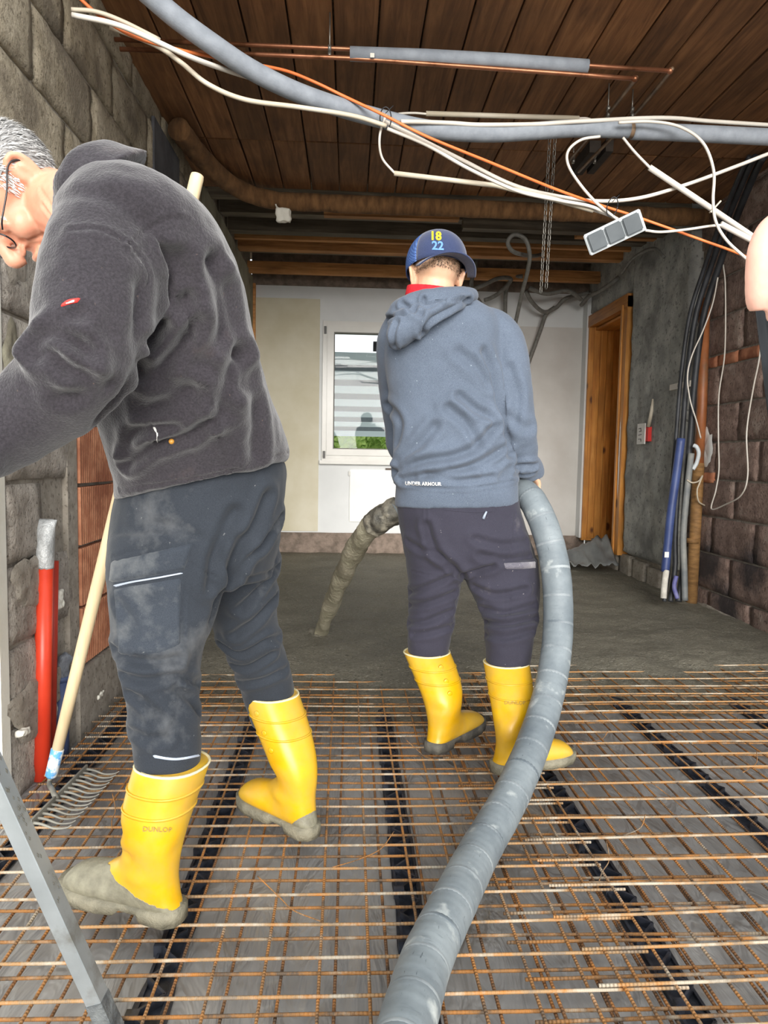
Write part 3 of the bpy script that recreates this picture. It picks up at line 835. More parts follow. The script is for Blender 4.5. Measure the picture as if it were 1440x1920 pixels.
g = G(); g.tube(spline(cp, 5), [.052+.005*noise.noise(Vector((i*1.7, 0, 0))) for i in range(21)], 22)
S = skin(g, 0.006, 1); S.noise(0.007, 34); S.obj('hose_coupling', m_tape, ho, label='dark taped coupling caked with screed')
# stream of screed shooting from the hose end
sp = [(716, 974, 2.77, .048), (700, 985, 2.80, .046), (678, 1010, 2.88, .043), (660, 1042, 3.0, .042), (645, 1075, 3.14, .041), (630, 1110, 3.30, .040), (617, 1145, 3.48, .038), (606, 1175, 3.66, .034), (600, 1192, 3.74, .032)]
g = G(); q = spline(sp, 12)
rr = tube_rings([P(a[0], a[1], a[2]) for a in q], [a[3] for a in q], 26)
for i, ring in enumerate(rr):
    c = sum(ring, Vector())/len(ring)
    for j in range(len(ring)):
        a = 2*math.pi*j/26
        k = 1+0.10*math.sin(2*a+i*0.34)+0.16*noise.noise(Vector((i*0.20, math.cos(a)*1.4, math.sin(a)*1.4)))+0.08*noise.noise(Vector((i*.6, math.cos(a)*4, math.sin(a)*4)))
        ring[j] = c+(ring[j]-c)*k
g.rings(rr)
g.obj('screed_stream', m_mud, label='rope of wet screed pouring from the hose end onto the floor', cat='screed', kind='stuff')
g = G(); c = P(600, 1190, 3.74); g.ball((c.x-0.01, c.y+.03, 0.07), (.09, .11, .03)); S = skin(g, .012, 1); S.noise(.02, 18)
S.obj('screed_splash', m_screed, label='small heap of screed where the stream hits the floor', cat='screed', kind='stuff')

# ================================================================== RAKE
rb0 = P(97, 1450, 2.06); rt0_ = P(371, 326, 2.02)
rk = thing('garden_rake', 'long wooden-handled iron rake standing behind the man in the fleece', 'rake', (rb0.x, rb0.y, 0))
m_ash = M('ash_handle', srgb(196, 174, 136), srgb(216, 196, 160), 4, 0.6, 0.2, 60, 0.002, sc=(6, 6, 0.6), c3=srgb(170, 146, 108), s3=9, lo3=0.66, hi3=0.72)
d = (rt0_-rb0).normalized(); d_rake = d.copy()
g = G(); g.tube([rb0-d*0.0, rb0+d*.3, rb0+d*1.0, rt0_-d*.012, rt0_-d*.003, rt0_], [.0155, .0175, .0185, .0185, .017, .012], 18); g.obj('handle', m_ash, rk)
m_bluep, nt, b = new_mat('blue_white_paint')
co = coords(nt, 'pos'); k = ramp(nt, nz(nt, co, 40, 4), [(0.45, srgb(226, 226, 220)), (0.55, srgb(92, 158, 214))], 'LINEAR'); nt.links.new(k, b.inputs['Base Color']); b.inputs['Roughness'].default_value = 0.6
g = G(); g.tube([rb0-d*.012, rb0-d*.005, rb0+d*.05, rb0+d*.075, rb0+d*.078], [.012, .0175, .018, .0185, .0165], 18); g.obj('painted_end', m_bluep, rk, label='handle end smeared blue and white')
m_iron = M('rake_iron', srgb(108, 106, 98), srgb(140, 138, 128), 14, 0.55, 0.4, 50)
h0, h1 = Fz(58, 1545, 0.085), Fz(163, 1440, 0.085)
g = G(); g.beam(h0, h1, 0.006, 0.022, Vector((0, 0, 1))); g.obj('rake_bar', m_iron, rk, smooth=False)
hm = h0.lerp(h1, 0.42)
g = G(); q = spline([rb0+d*.02, rb0-d*.03, hm.lerp(rb0, 0.45)+Vector((0, -.012, -.004)), hm+Vector((-.006, 0, .01)), hm], 6); g.tube(q, [.0075]*len(q), 10); g.obj('tang', m_iron, rk)
bd = (h1-h0); tv = Vector((bd.y, -bd.x, 0)).normalized()
if tv.x < 0: tv = -tv
tl = None
for i in range(14):
    p = h0+bd*((i+0.3)/13.6)
    g = G(); q = spline([p, p+tv*.025+Vector((0, 0, -.004)), p+tv*.055+Vector((0, 0, -.014)), p+tv*.085+Vector((0, 0, -.012)), p+tv*.10+Vector((0, 0, -.004))], 4)
    g.tube(q, [(.0042*(1-.65*j/(len(q)-1)), .0042*(1-.65*j/(len(q)-1))) for j in range(len(q))], 8); g.obj('tine', m_iron, rk)

# ================================================================== STRAIGHTEDGE
m_alu = M('dull_aluminium', srgb(150, 156, 158), srgb(176, 182, 184), 6, 0.38, 0.15, 60, 0.002, metal=0.55, c3=srgb(128, 128, 122), s3=7)
SE0 = P(186, 1880, 1.155); SE1 = P(8, 1490, 1.127)
sdv = (SE1-SE0).normalized()
top = SE0+sdv*1.12
st = thing('straightedge', 'long aluminium screeding straightedge slanting across the near left corner', 'straightedge', SE0)
vw = (CAM-SE0.lerp(SE1, .5)); vw = (vw-sdv*vw.dot(sdv)).normalized(); sw = sdv.cross(vw).normalized(); sw = sw if sw.x > 0 else -sw
hv = (vw*.62+sw*.78).normalized(); ov = (sw*-.62+vw*.78).normalized()*-1
def prism(g, p, q, prof):
    g.rings([[p+hv*a+ov*b for a, b in prof], [q+hv*a+ov*b for a, b in prof]])
pr = [(a*.62, (b+.011)*.66) for a, b in [(-.020, -.034), (.020, -.034), (.022, -.032), (.022, .010), (.020, .012), (-.020, .012), (-.022, .010), (-.022, -.032)]]
g = G(); prism(g, SE0, top, pr); g.obj('box_profile', m_alu, st, smooth=False)
g = G(); prism(g, SE0-sdv*.085, SE0+sdv*.015, [(a*.97, b*.97) for a, b in pr]); g.obj('end_section', m_alu, st, smooth=False)
m_dtape = M('dark_duct_tape', srgb(74, 78, 80), srgb(116, 120, 120), 30, 0.4, 0.8, 34, 0.01)
g = G()
prism_n = 9
for k in range(prism_n):
    a = SE0-sdv*(.085-.09*k/prism_n); 
rings_ = []
for k in range(11):
    c = SE0-sdv*(.075-.0085*k); w = 1.07+0.05*noise.noise(Vector((k*1.3, 0, 0)))
    rings_.append([c+hv*(a*w)+ov*(b*w) for a, b in pr])
g.rings(rings_); g.obj('tape_wrap', m_dtape, st, smooth=False)
# pitted cement residue along one face
g = G(); fr = -1 if False else 1
for i in range(150):
    t = 0.20+0.85*random.random()**0.8; a = rnd(.004, .0205) if random.random() < .1 else None
    c = SE0+sdv*t+hv*.0138+ov*rnd(-.012, .010); s = rnd(.0012, .0028)
    g.add([c-sdv*s*2, c-ov*s, c+sdv*s*2, c+ov*s, c+hv*.001], [(0, 1, 4), (1, 2, 4), (2, 3, 4), (3, 0, 4)])
so = g.obj('cement_specks', M('cement_speck', srgb(96, 94, 86)), st, smooth=False); so['kind'] = 'stuff'

# ================================================================== PIPES AT THE LEFT WALL
m_redpipe = M('orange_red_pipe', srgb(206, 58, 34), srgb(226, 74, 46), 5, 0.38, 0.1, 40, c3=srgb(190, 80, 60), s3=8, lo3=0.62, hi3=0.75)
m_duct = M('silver_duct_tape', srgb(150, 152, 152), srgb(192, 194, 194), 22, 0.35, 0.8, 26, 0.012, metal=0.2)
rp = thing('waste_pipe', 'orange-red plastic pipe capped with silver tape by the left wall', 'pipe', (WL+.06, 2.2, 0))
a, b2 = P(78, 1462, 2.20), P(84, 1045, 2.24)
a.z = 0.0
g = G(); g.tube([a, b2], .0255, 28); g.obj('pipe_body', m_redpipe, rp)
ax = (b2-a).normalized(); g = G()
rr = tube_rings([b2-ax*.035, b2-ax*.03, b2+ax*.02, b2+ax*.06, b2+ax*.095, b2+ax*.115, b2+ax*.118], [.0262, .0275, .0275, .027, (.031, .018), (.033, .008), (.03, .004)], 22, flat=(1, 0.2, 0))
for i, ring in enumerate(rr):
    for j in range(22): ring[j] = ring[j]+Vector((1, 1, 1))*0.004*noise.noise(Vector((i*1.1, j*.9, 0)))
g.rings(rr); g.obj('tape_cap', m_duct, rp)
g = G(); g.tube([a+ax*.30+Vector((.012, .03, 0)), a+ax*.305+Vector((-.0, -.026, .006))], .001, 6)
g2 = thing('waste_pipe', 'second orange-red pipe standing close behind the taped one', 'pipe', (WL+.06, 2.27, 0))
a3, b3 = P(92, 1470, 2.285), P(97, 1052, 2.30); a3.z = 0
g = G(); g.tube([a3, b3], .021, 24); g.obj('pipe_body', M('dull_red_pipe', srgb(160, 48, 34), srgb(184, 60, 44), 6, 0.5), g2)
m_bluepipe = M('slate_blue_pipe', srgb(62, 76, 112), srgb(80, 94, 130), 6, 0.45, 0.2, 30)
bp = thing('blue_pipe', 'slate-blue pipe stub with a taped rubber cap between wall and rake', 'pipe', (WL+.08, 2.45, 0))
a4, b4 = P(112, 1440, 2.36), P(112, 1270, 2.40); a4.z = 0
g = G(); g.tube([a4, b4], .030, 24); g.tube([b4-Vector((0, 0, .012)), b4+Vector((0, 0, .006))], .033, 24); g.obj('pipe_body', m_bluepipe, bp)
g = G(); q = spline([b4, b4+Vector((.004, 0, .03)), b4+Vector((.012, .0, .055)), b4+Vector((.03, .01, .075))], 5); g.tube(q, [.030-.0006*i for i in range(len(q))], 20)
S = skin(g, .006, 1); S.noise(.006, 40); S.obj('taped_cap', M('grey_plastic_wrap', srgb(84, 88, 96), srgb(128, 132, 138), 24, 0.3, 0.8, 24, 0.012), bp)
# scraps on the wall
for nm, lb, px, py, w, h, mt in (('mortar_crumb', 'pale mortar crumb stuck beside the red pipe at mid height', 112, 1125, .035, .06, m_render), ('mortar_crumb', 'pale mortar crumb left of the red pipe near the floor', 48, 1372, .03, .018, m_render), ('mortar_crumb', 'pale mortar crumb under the clay bricks near the floor', 188, 1304, .04, .018, m_render)):
    c = Wx(px, py, WL+0.012); g = G(); g.box((c.x-.02, c.y-w/2*1.6, c.z-h/2), (c.x+.004, c.y+w/2*1.6, c.z+h/2)); S = skin(g, .004, 2); S.noise(.008, 60)
    S.obj(nm, mt, label=lb, cat='mortar')
# ================================================================== PEOPLE
def skin_mat(name, a, b_, c):
    m, nt, b = new_mat(name); co = coords(nt, 'pos')
    k = ramp(nt, nz(nt, co, 14, 5), [(0.35, a), (0.65, b_)])
    r = ramp(nt, nz(nt, co, 5, 4), [(0.5, 0.0), (0.7, 0.6)])
    k = mix(nt, r, k, c); nt.links.new(k, b.inputs['Base Color'])
    b.inputs['Roughness'].default_value = 0.5
    b.inputs['Subsurface Weight'].default_value = 0.12; b.inputs['Subsurface Radius'].default_value = (0.012, 0.004, 0.002); b.inputs['Subsurface Scale'].default_value = 0.4
    bump(nt, b, nz(nt, co, 220, 4), 0.12, 0.002)
    return m
def cloth_mat(name, a, b_, dust=None, ds=4, dl=0.58, fine=420, rough=0.9, fb=0.25, sheen=0.3, detail_scale=60):
    m, nt, b = new_mat(name); co = coords(nt, 'pos')
    k = ramp(nt, nz(nt, co, fine, 2, 0.7), [(0.35, a), (0.65, b_)])
    lg = ramp(nt, nz(nt, co, 6, 5), [(0.3, 0.86), (0.7, 1.1)])
    k = mix(nt, 1.0, k, lg, 'MULTIPLY')
    if dust is not None:
        d = mth(nt, 'MULTIPLY', ramp(nt, nz(nt, co, ds, 6, 0.65), [(dl, 0.0), (dl+0.2, 1.0)]), 0.6)
        k = mix(nt, d, k, dust)
        sp = ramp(nt, nz(nt, co, 95, 2, 0.5), [(0.74, 0.0), (0.78, 0.7)])
        k = mix(nt, sp, k, dust)
    nt.links.new(k, b.inputs['Base Color']); b.inputs['Roughness'].default_value = rough
    b.inputs['Sheen Weight'].default_value = sheen; b.inputs['Specular IOR Level'].default_value = 0.2
    bump(nt, b, mth(nt, 'ADD', nz(nt, co, fine, 2), nz(nt, co, detail_scale, 4)), fb, 0.003)
    return m
m_skin1 = skin_mat('weathered_skin', srgb(206, 140, 112), srgb(222, 160, 132), srgb(200, 116, 96))
m_skin2 = skin_mat('nape_skin', srgb(206, 164, 132), srgb(220, 180, 150), srgb(200, 150, 124))
m_fleece = cloth_mat('charcoal_fleece', srgb(42, 39, 43), srgb(56, 52, 57), srgb(100, 84, 76), 3, 0.6, 240, 0.95, 0.4, 0.35)
m_trous1 = cloth_mat('slate_work_trousers', srgb(40, 44, 51), srgb(51, 56, 63), srgb(112, 113, 114), 5, 0.55, 700, 0.85, 0.15, 0.1)
m_trous2 = cloth_mat('navy_grey_trousers', srgb(46, 45, 56), srgb(58, 56, 67), srgb(124, 118, 120), 6, 0.62, 700, 0.85, 0.15, 0.1)
m_hoodie = cloth_mat('heather_blue_hoodie', srgb(76, 85, 100), srgb(100, 110, 124), srgb(160, 172, 180), 3, 0.66, 560, 0.85, 0.15, 0.15)
m_hoodarm = m_hoodie

def head_geo(g, c, Fv, Uv, Sv, sc=1.0):
    pt = lambda f, u, s=0: c+(Fv*f+Uv*u+Sv*s)*sc
    ax = (Fv, Sv, Uv)
    el = lambda f, u, s, rf, rs, ru: g.ball(pt(f, u, s), (rf*sc, rs*sc, ru*sc), 22, 14, ax)
    el(-.012, .035, 0, .098, .077, .088)
    el(.028, -.02, 0, .064, .062, .085)
    el(.045, .045, 0, .050, .060, .050)
    el(.030, -.075, 0, .058, .050, .040)
    el(.066, -.100, 0, .026, .026, .022)
    for s in (-1, 1):
        el(.058, -.022, .036*s, .030, .026, .028)
        el(-.005, -.055, .052*s, .04, .014, .03)
        g.tube([pt(.082, .028, .008*s), pt(.088, .031, .03*s), pt(.070, .026, .052*s)], [.010*sc, .010*sc, .007*sc], 10)
        g.ball(pt(.103, -.034, .013*s), .0095*sc, 12, 8)
        # ear
        e = [pt(.004, .020, .074*s), pt(-.006, .034, .082*s), pt(-.022, .032, .089*s), pt(-.028, .012, .088*s), pt(-.022, -.012, .083*s), pt(-.010, -.032, .077*s), pt(-.002, -.036, .074*s)]
        q = spline(e, 5); g.tube(q, [.0058*sc]*len(q), 8)
        g.ball(pt(-.010, 0, .076*s), (.018*sc, .006*sc, .030*sc), 14, 10, (Fv, Sv, Uv))
        g.tube([pt(-.012, .018, .082*s), pt(-.017, .004, .084*s), pt(-.010, -.014, .082*s)], .0045*sc, 8)
        # eyelids
        g.tube([pt(.083, .010, .020*s), pt(.089, .014, .031*s), pt(.078, .008, .044*s)], .0055*sc, 8)
        g.tube([pt(.083, .004, .020*s), pt(.087, -.001, .031*s), pt(.077, .003, .044*s)], .0050*sc, 8)
    q = spline([pt(.086, .022), pt(.100, .002), pt(.115, -.020), pt(.121, -.031), pt(.108, -.040)], 5)
    g.tube(q, [(.009+.0052*min(1, i/12))*sc for i in range(len(q))], 12)
    g.tube(spline([pt(.082, -.064, -.026), pt(.096, -.060, -.01), pt(.098, -.061, 0), pt(.096, -.060, .01), pt(.082, -.064, .026)], 4), .0062*sc, 10)
    g.tube(spline([pt(.080, -.074, -.024), pt(.092, -.076, -.008), pt(.092, -.076, .008), pt(.080, -.074, .024)], 4), .0075*sc, 10)
    return pt
def hand_geo(g, W, D, N, thumb=1, curl=1.0, sc=1.0):
    """palm, four unequal fingers bent at the knuckles and a thumb from the side of the palm"""
    D = Vector(D).normalized(); N = Vector(N); N = (N-D*N.dot(D)).normalized(); S = D.cross(N)*thumb
    W = Vector(W)
    g.tube([W-D*.03*sc, W, W+D*.03*sc, W+D*.065*sc, W+D*.088*sc, W+D*.094*sc], [(r[0]*sc, r[1]*sc) for r in ((.024, .019), (.026, .018), (.034, .017), (.040, .016), (.039, .014), (.034, .010))], 16, True, S)
    for off, L, r in ((.030, .072, .0092), (.010, .082, .0098), (-.011, .076, .0094), (-.030, .058, .0084)):
        p = W+D*.082*sc+S*off*sc; pts = [p-D*.02*sc, p]; a = 0.25*curl
        for seg in (.46, .30, .24):
            a += 0.62*curl; d = D*math.cos(a)+N*math.sin(a); p = p+d*L*seg*sc*1.05; pts.append(p)
        q = spline(pts, 4); g.tube(q, [r*sc*(1.0-.2*i/len(q)) for i in range(len(q))], 10)
    b = W+D*.022*sc+S*.026*sc
    pts = [b, b+(S*.030+D*.022+N*.012)*sc, b+(S*.036+D*.046+N*.034)*sc, b+(S*.026+D*.058+N*.054)*sc]
    q = spline(pts, 4); g.tube(q, [(.0125-.004*i/len(q))*sc for i in range(len(q))], 10)
def grip_geo(g, c, axis, n, t, Rg, thumb=1):
    """hand closed round a bar: palm lying along the tangent, four unequal fingers wrapped over it, thumb round the other side; returns the wrist"""
    a = Vector(axis).normalized(); t = Vector(t); t = (t-a*t.dot(a)).normalized(); n = a.cross(t); n = n if n.dot(Vector(N_HINT)) > 0 else -n
    c = Vector(c); at = lambda ang, rad, off: c+a*off+(n*math.cos(ang)+t*math.sin(ang))*rad
    h = Rg+.0135; W = c+n*(h+.004)-t*.088
    g.tube([W-t*.03, W, c+n*(h+.002)-t*.055, c+n*h-t*.022, c+n*h+t*.004, c+n*h+t*.012], [(.024, .019), (.026, .018), (.034, .016), (.040, .0145), (.039, .013), (.034, .009)], 16, True, a)
    for off, L, r in ((.030, .076, .0090), (.010, .086, .0096), (-.011, .080, .0092), (-.030, .062, .0084)):
        rad = Rg+r*.92; q = [at(0, h, off*thumb)-t*.022]+[at(L/rad*k/7, rad+(h-rad)*max(0, 1-k/2), off*thumb) for k in range(8)]
        z = spline(q, 3); g.tube(z, [r*(1-.2*i/len(z)) for i in range(len(z))], 10)
    b0 = c+n*(h-.002)-t*.052+a*(.028*thumb); rad = Rg+.0105
    q = [b0, b0+a*(.016*thumb)+t*.012-n*.004]+[at(-x/rad, rad, (.047-.12*(x-.022))*thumb) for x in (.022, .036, .052)]
    z = spline(q, 3); g.tube(z, [.0125-.0035*i/len(z) for i in range(len(z))], 10)
    return W
def wtube(g, pts, n=16, k=5):
    q = spline([(*p, r) for p, r in pts], k); g.tube([Vector(a[:3]) for a in q], [a[3] for a in q], n)
def near_on(pts, target):
    i = min(range(1, len(pts)-1), key=lambda j: (pts[j]-target).length); return pts[i], (pts[i+1]-pts[i-1]).normalized()
def leg_core(g, up_, core):
    q = [P(a[0], a[1], a[2]) for a in up_]+core; r = [a[3] for a in up_]+[.030, .030, .030, .030, .030, .028, .026]
    z = spline([(*p, w) for p, w in zip(q, r)], 4); g.tube([Vector(a[:3]) for a in z], [a[3] for a in z], 14)
def mapped(S, u):      # nearest surface point for a missed pick
    return S.pick(*u)
def band(S, A, B, n, m, off, name, mat, parent, **kw):
    """a strip of cloth or tape lying on a surface between two lines"""
    A = np.array([A[int(round(i))] if False else np.array(A)[0] for i in [0]]) if False else np.array(spline(A, 6)); B = np.array(spline(B, 6))
    def at(L, t):
        x = t*(len(L)-1); i = min(int(x), len(L)-2); return L[i]+(L[i+1]-L[i])*(x-i)
    vs = []; ok = []
    for j in range(m+1):
        for i in range(n+1):
            a = at(A, i/n); b = at(B, i/n); p = a+(b-a)*(j/m)
            h = S.pick(p[0], p[1])
            edge = i in (0, n) or j in (0, m)
            if h[0] is None: vs.append(None)
            else: vs.append(h[0]+h[1]*(off if not edge else -off*0.5))
    fs = []
    for j in range(m):
        for i in range(n):
            q = (j*(n+1)+i, (j+1)*(n+1)+i, (j+1)*(n+1)+i+1, j*(n+1)+i+1)
            if all(vs[k] is not None for k in q): fs.append(q)
    vs = [v if v is not None else Vector((0, 3, -1)) for v in vs]
    used = sorted({k for q in fs for k in q}); mp = {k: i for i, k in enumerate(used)}
    if not fs: return None
    return mesh_obj(name, [vs[k] for k in used], [tuple(mp[k] for k in q) for q in fs], mat, parent, **kw)
def text_on(S, txt, org, ex, ey, h, name, mat, parent, off=0.0015, bold=False, **kw):
    """lettering printed on a surface: letters laid from a point along two directions"""
    cu = bpy.data.curves.new('t', 'FONT'); cu.body = txt; cu.size = 1.0; cu.align_x = 'LEFT'; cu.resolution_u = 2
    if bold: cu.offset = 0.03
    o = bpy.data.objects.new('t', cu); COL.objects.link(o)
    dg = bpy.context.evaluated_depsgraph_get(); dg.update()
    me = bpy.data.meshes.new_from_object(o.evaluated_get(dg)); bpy.data.objects.remove(o)
    bm = bmesh.new(); bm.from_mesh(me); bmesh.ops.triangulate(bm, faces=bm.faces[:]); bmesh.ops.subdivide_edges(bm, edges=[e for e in bm.edges if e.calc_length() > 0.25], cuts=1)
    bmesh.ops.triangulate(bm, faces=bm.faces[:])
    ok = True
    for v in list(bm.verts):
        px = org[0]+ex[0]*v.co.x*h+ey[0]*v.co.y*h; py = org[1]+ex[1]*v.co.x*h+ey[1]*v.co.y*h
        hit = S.pick(px, py)
        if hit[0] is None: bm.verts.remove(v)
        else: v.co = hit[0]+hit[1]*off
    bm.to_mesh(me); bm.free(); me.materials.clear(); me.materials.append(mat)
    o = bpy.data.objects.new(name, me); return put(o, name, parent, **kw)

# ---- rubber boots
def boot_mat(name, a, bx, amp, clean=1.0):
    m, nt, b = new_mat(name); oc = coords(nt, 'obj')
    y = ramp(nt, nz(nt, oc, 9, 5), [(0.3, srgb(206, 154, 6)), (0.7, srgb(222, 176, 14))])
    du = mth(nt, 'MULTIPLY', ramp(nt, nz(nt, oc, 7, 6, 0.65), [(0.38, 0.0), (0.7, 1.0)]), 0.6)
    c = mix(nt, du, y, srgb(186, 154, 92))
    sx = nd(nt, 'ShaderNodeSeparateXYZ'); nt.links.new(oc, sx.inputs[0])
    h = mth(nt, 'ADD', mth(nt, 'MULTIPLY', sx.outputs[0], bx), a)
    t = mth(nt, 'SUBTRACT', h, sx.outputs[2])
    t = mth(nt, 'ADD', t, mth(nt, 'MULTIPLY', mth(nt, 'SUBTRACT', nz(nt, oc, 26, 5, 0.6), 0.5), amp))
    k = ramp(nt, mth(nt, 'ADD', mth(nt, 'MULTIPLY', t, 60), 0.5), [(0.45, 0.0), (0.55, 1.0)])
    md = ramp(nt, nz(nt, oc, 40, 4), [(0.3, srgb(112, 108, 92)), (0.7, srgb(142, 138, 118))])
    c = mix(nt, k, c, md); nt.links.new(c, b.inputs['Base Color'])
    rr = mth(nt, 'ADD', mth(nt, 'MULTIPLY', k, 0.22), 0.36); nt.links.new(rr, b.inputs['Roughness'])
    bump(nt, b, mth(nt, 'ADD', mth(nt, 'MULTIPLY', k, 1.2), mth(nt, 'MULTIPLY', mth(nt, 'MULTIPLY', k, nz(nt, oc, 110, 4)), 0.8)), 0.5, 0.004)
    return m
m_lining = M('boot_lining', srgb(220, 206, 160), srgb(230, 218, 176), 8, 0.7)
m_solemud = M('muddy_sole', srgb(108, 104, 88), srgb(140, 134, 114), 22, 0.6, 0.8, 60, 0.008)
m_soledk = M('dark_tread', srgb(64, 62, 58), srgb(104, 100, 90), 26, 0.7, 0.6, 60, 0.006)
def boot(person, H, T, top, mat, solemat, studs=None, label=None, folds=(), brand=None, scale=None):
    H = Vector(H); T = Vector(T); d = T-H; d.z = 0
    sc = scale or max(0.93, min(1.03, d.length/0.29)); d.normalize()
    yv = Vector((0, 0, 1)).cross(d)
    org = H+d*0.08*sc; z0 = H.z
    M4 = Matrix.Identity(4)
    for i in range(3):
        M4[i][0] = d[i]*sc; M4[i][1] = yv[i]*sc; M4[i][2] = (0, 0, 1)[i]*sc
    M4[0][3], M4[1][3], M4[2][3] = org.x, org.y, z0
    inv = M4.inverted(); tl = inv @ Vector(top)
    lx, ly, th = tl.x, tl.y, tl.z
    RG = [(.076, 1.0, -.080, 1.0, .075), (.076, .985, -.080, .985, .0755), (.074, .82, -.078, .82, .073), (.069, .66, -.075, .66, .068), (.061, .52, -.071, .50, .060), (.056, .455, -.067, .375, .052),
          (.066, .375, -.066, .27, .046), (.086, .325, -.073, .15, .044), (.108, .292, -.077, .075, .043), (.135, .27, -.03, .06, .043), (.162, .248, .045, .06, .048), (.192, .215, .11, .06, .051), (.212, .165, .165, .06, .046), (.222, .11, .203, .06, .03), (.224, .085, .215, .062, .015)]
    n = 30; rings = []
    Q = spline(RG, 4)
    def lean(p):
        k = max(0.0, (p.z-0.12)/(th-0.12)); k = k*k*(1.6-0.6*k) if k < 1 else k
        return Vector((p.x+lx*k, p.y+ly*k, p.z))
    def ring(q, ins=0.0, dz=0.0):
        f = Vector((q[0], 0, q[1]*th)); b = Vector((q[2], 0, q[3]*th)); c = (f+b)/2; u = (f-b)/2
        out = []
        for j in range(n):
            a = 2*math.pi*j/n; ca, sa = math.cos(a), math.sin(a)
            e = 2/2.3
            p = c+u*(math.copysign(abs(ca)**e, ca)*(1-ins/max(u.length, .01)))+Vector((0, q[4]-ins, 0))*(math.copysign(abs(sa)**e, sa))
            p.z += dz; out.append(lean(p))
        return out
    inner = [ring(Q[0], .010, -.09), ring(Q[0], .008, -.03), ring(Q[0], .005, -.002), ring(Q[0], .003, .003)]
    # front-high rim and shell
    rs = [ring(q) for q in Q]
    V = []; g = G(); g.rings(rs, True)
    vol = sum(g.v[f_[0]].dot(g.v[f_[i]].cross(g.v[f_[i+1]])) for f_ in g.f for i in range(1, len(f_)-1))
    if vol < 0: g.f = [f_[::-1] for f_ in g.f]
    S = Skin(np.array([list(v) for v in g.v]), g.f)
    for (cx, cz, ay, w, dep) in folds:      # soft ankle dents in local space
        c = np.array([cx, ay, cz]); D = np.linalg.norm((S.V-c)*np.array([1, 1, 1.6]), axis=1)
        S.V = S.V+S.N*(dep*np.exp(-(D/w)**2))[:, None]
    o = mesh_obj('rubber_boot', S.V.tolist(), S.F, mat, person)
    o.matrix_basis = M4
    if label: o['label'] = label
    g = G(); g.rings(inner[::-1], False); lo = g.obj('boot_lining', m_lining, o)
    for zz in (0.86, 0.72):
        q = min(Q, key=lambda t: abs(t[1]-zz)+abs(t[3]-zz)); rg = ring(q)
        cc = sum(rg, Vector())/n; g = G()
        path = [cc+(p-cc)*1.012 for p in rg]
        trs = []
        for i in range(n):
            t = (path[(i+1) % n]-path[i-1]).normalized(); rad = (path[i]-cc).normalized(); upv = Vector((0, 0, 1))
            trs.append([path[i]+rad*(.0022*math.cos(w))+upv*(.0032*math.sin(w)) for w in [k*math.pi/3 for k in range(6)]])
        g.rings(trs, False, True); g.obj('shaft_rib', mat, o)
    g = G(); trs = []
    rg = ring(Q[0]); cc = sum(rg, Vector())/n
    for p in rg:
        rad = (p-cc).normalized(); trs.append([p+rad*(.0025*math.cos(w)-.001)+Vector((0, 0, .0032*math.sin(w))) for w in [k*math.pi/3 for k in range(6)]])
    g.rings(trs, False, True); g.obj('top_rim', m_lining, o)
    # sole with heel block
    so = [(-.086, .006, .034, 0), (-.082, .024, .034, 0), (-.06, .040, .032, 0), (-.02, .041, .03, 0), (-.002, .040, .03, 0), (.006, .039, .03, .014), (.05, .041, .03, .015), (.065, .044, .03, .002), (.11, .052, .03, 0), (.16, .056, .031, .001), (.2, .050, .034, .005), (.224, .034, .038, .011), (.233, .012, .042, .018)]
    g = G(); g.rings([[Vector((x, -w, zt)), Vector((x, w, zt)), Vector((x, w*1.02, (zt+zb)/2)), Vector((x, w*.97, zb)), Vector((x, -w*.97, zb)), Vector((x, -w*1.02, (zt+zb)/2))] for x, w, zt, zb in so])
    g.obj('sole', solemat, o)
    if studs:
        for k, (side, fx) in enumerate(studs):
            zz = (0.90, 0.78, 0.655)[k]; q = min(Q, key=lambda t: abs(t[1]-zz)); rg = ring(q); a = fx
            j = int(round(a/(2*math.pi)*n)) % n; p = rg[j]; cc = sum(rg, Vector())/n; rad = (p-cc); rad.z = 0; rad.normalize()
            g = G(); g.tube([p-rad*.001, p+rad*.0018, p+rad*.0028], [.0085, .008, .006], 14); g.obj('stud', mat, o)
    Sw = Skin(np.array([list(M4 @ Vector(v)) for v in S.V]), S.F)
    core = [M4 @ lean(Vector(q)) for q in ((-.002, 0, th+.04), (-.003, 0, th*.8), (-.006, 0, th*.5), (-.012, 0, .13), (.0, 0, .075), (.06, 0, .06), (.13, 0, .05))]
    return o, Sw, core

# ------------------------------------------------------------------ person bending forward in the fleece
p1 = thing('person', 'man in charcoal fleece bending forward with one muddy yellow boot in front', 'person', (-0.30, 1.62, 0.05), 'workers pouring screed')
# boots
m_bootA = boot_mat('muddy_boot_front', .062, .36, .035); m_bootB = boot_mat('muddy_boot_rear', .010, -.85, .02)
o, BA, CA = boot(p1, Fz(338, 1728, .058), Fz(140, 1668, .058), P(322, 1430, 1.475), m_bootA, m_solemud, folds=[(.045, .19, .03, .022, -.010), (.02, .15, .05, .018, -.009), (.0, .10, .05, .028, .007), (.0, .105, -.05, .028, .006), (-.06, .16, .0, .02, -.006)], label='front boot, toe and sole coated in wet screed')
text_on(BA, 'DUNLOP', (268, 1558), (1, 0.03), (0.05, -1), 13, 'boot_print', M('faded_print', srgb(150, 128, 70)), p1, .003)
o, BB, CB = boot(p1, Fz(588, 1572, .058), Fz(475, 1510, .058), P(507, 1300, 1.86), m_bootB, m_solemud, studs=[(0, 1.75), (0, 1.75), (0, 1.75)], folds=[(.05, .15, .03, .03, -.012), (.02, .10, .045, .025, .006)], label='rear boot with screed on the heel')

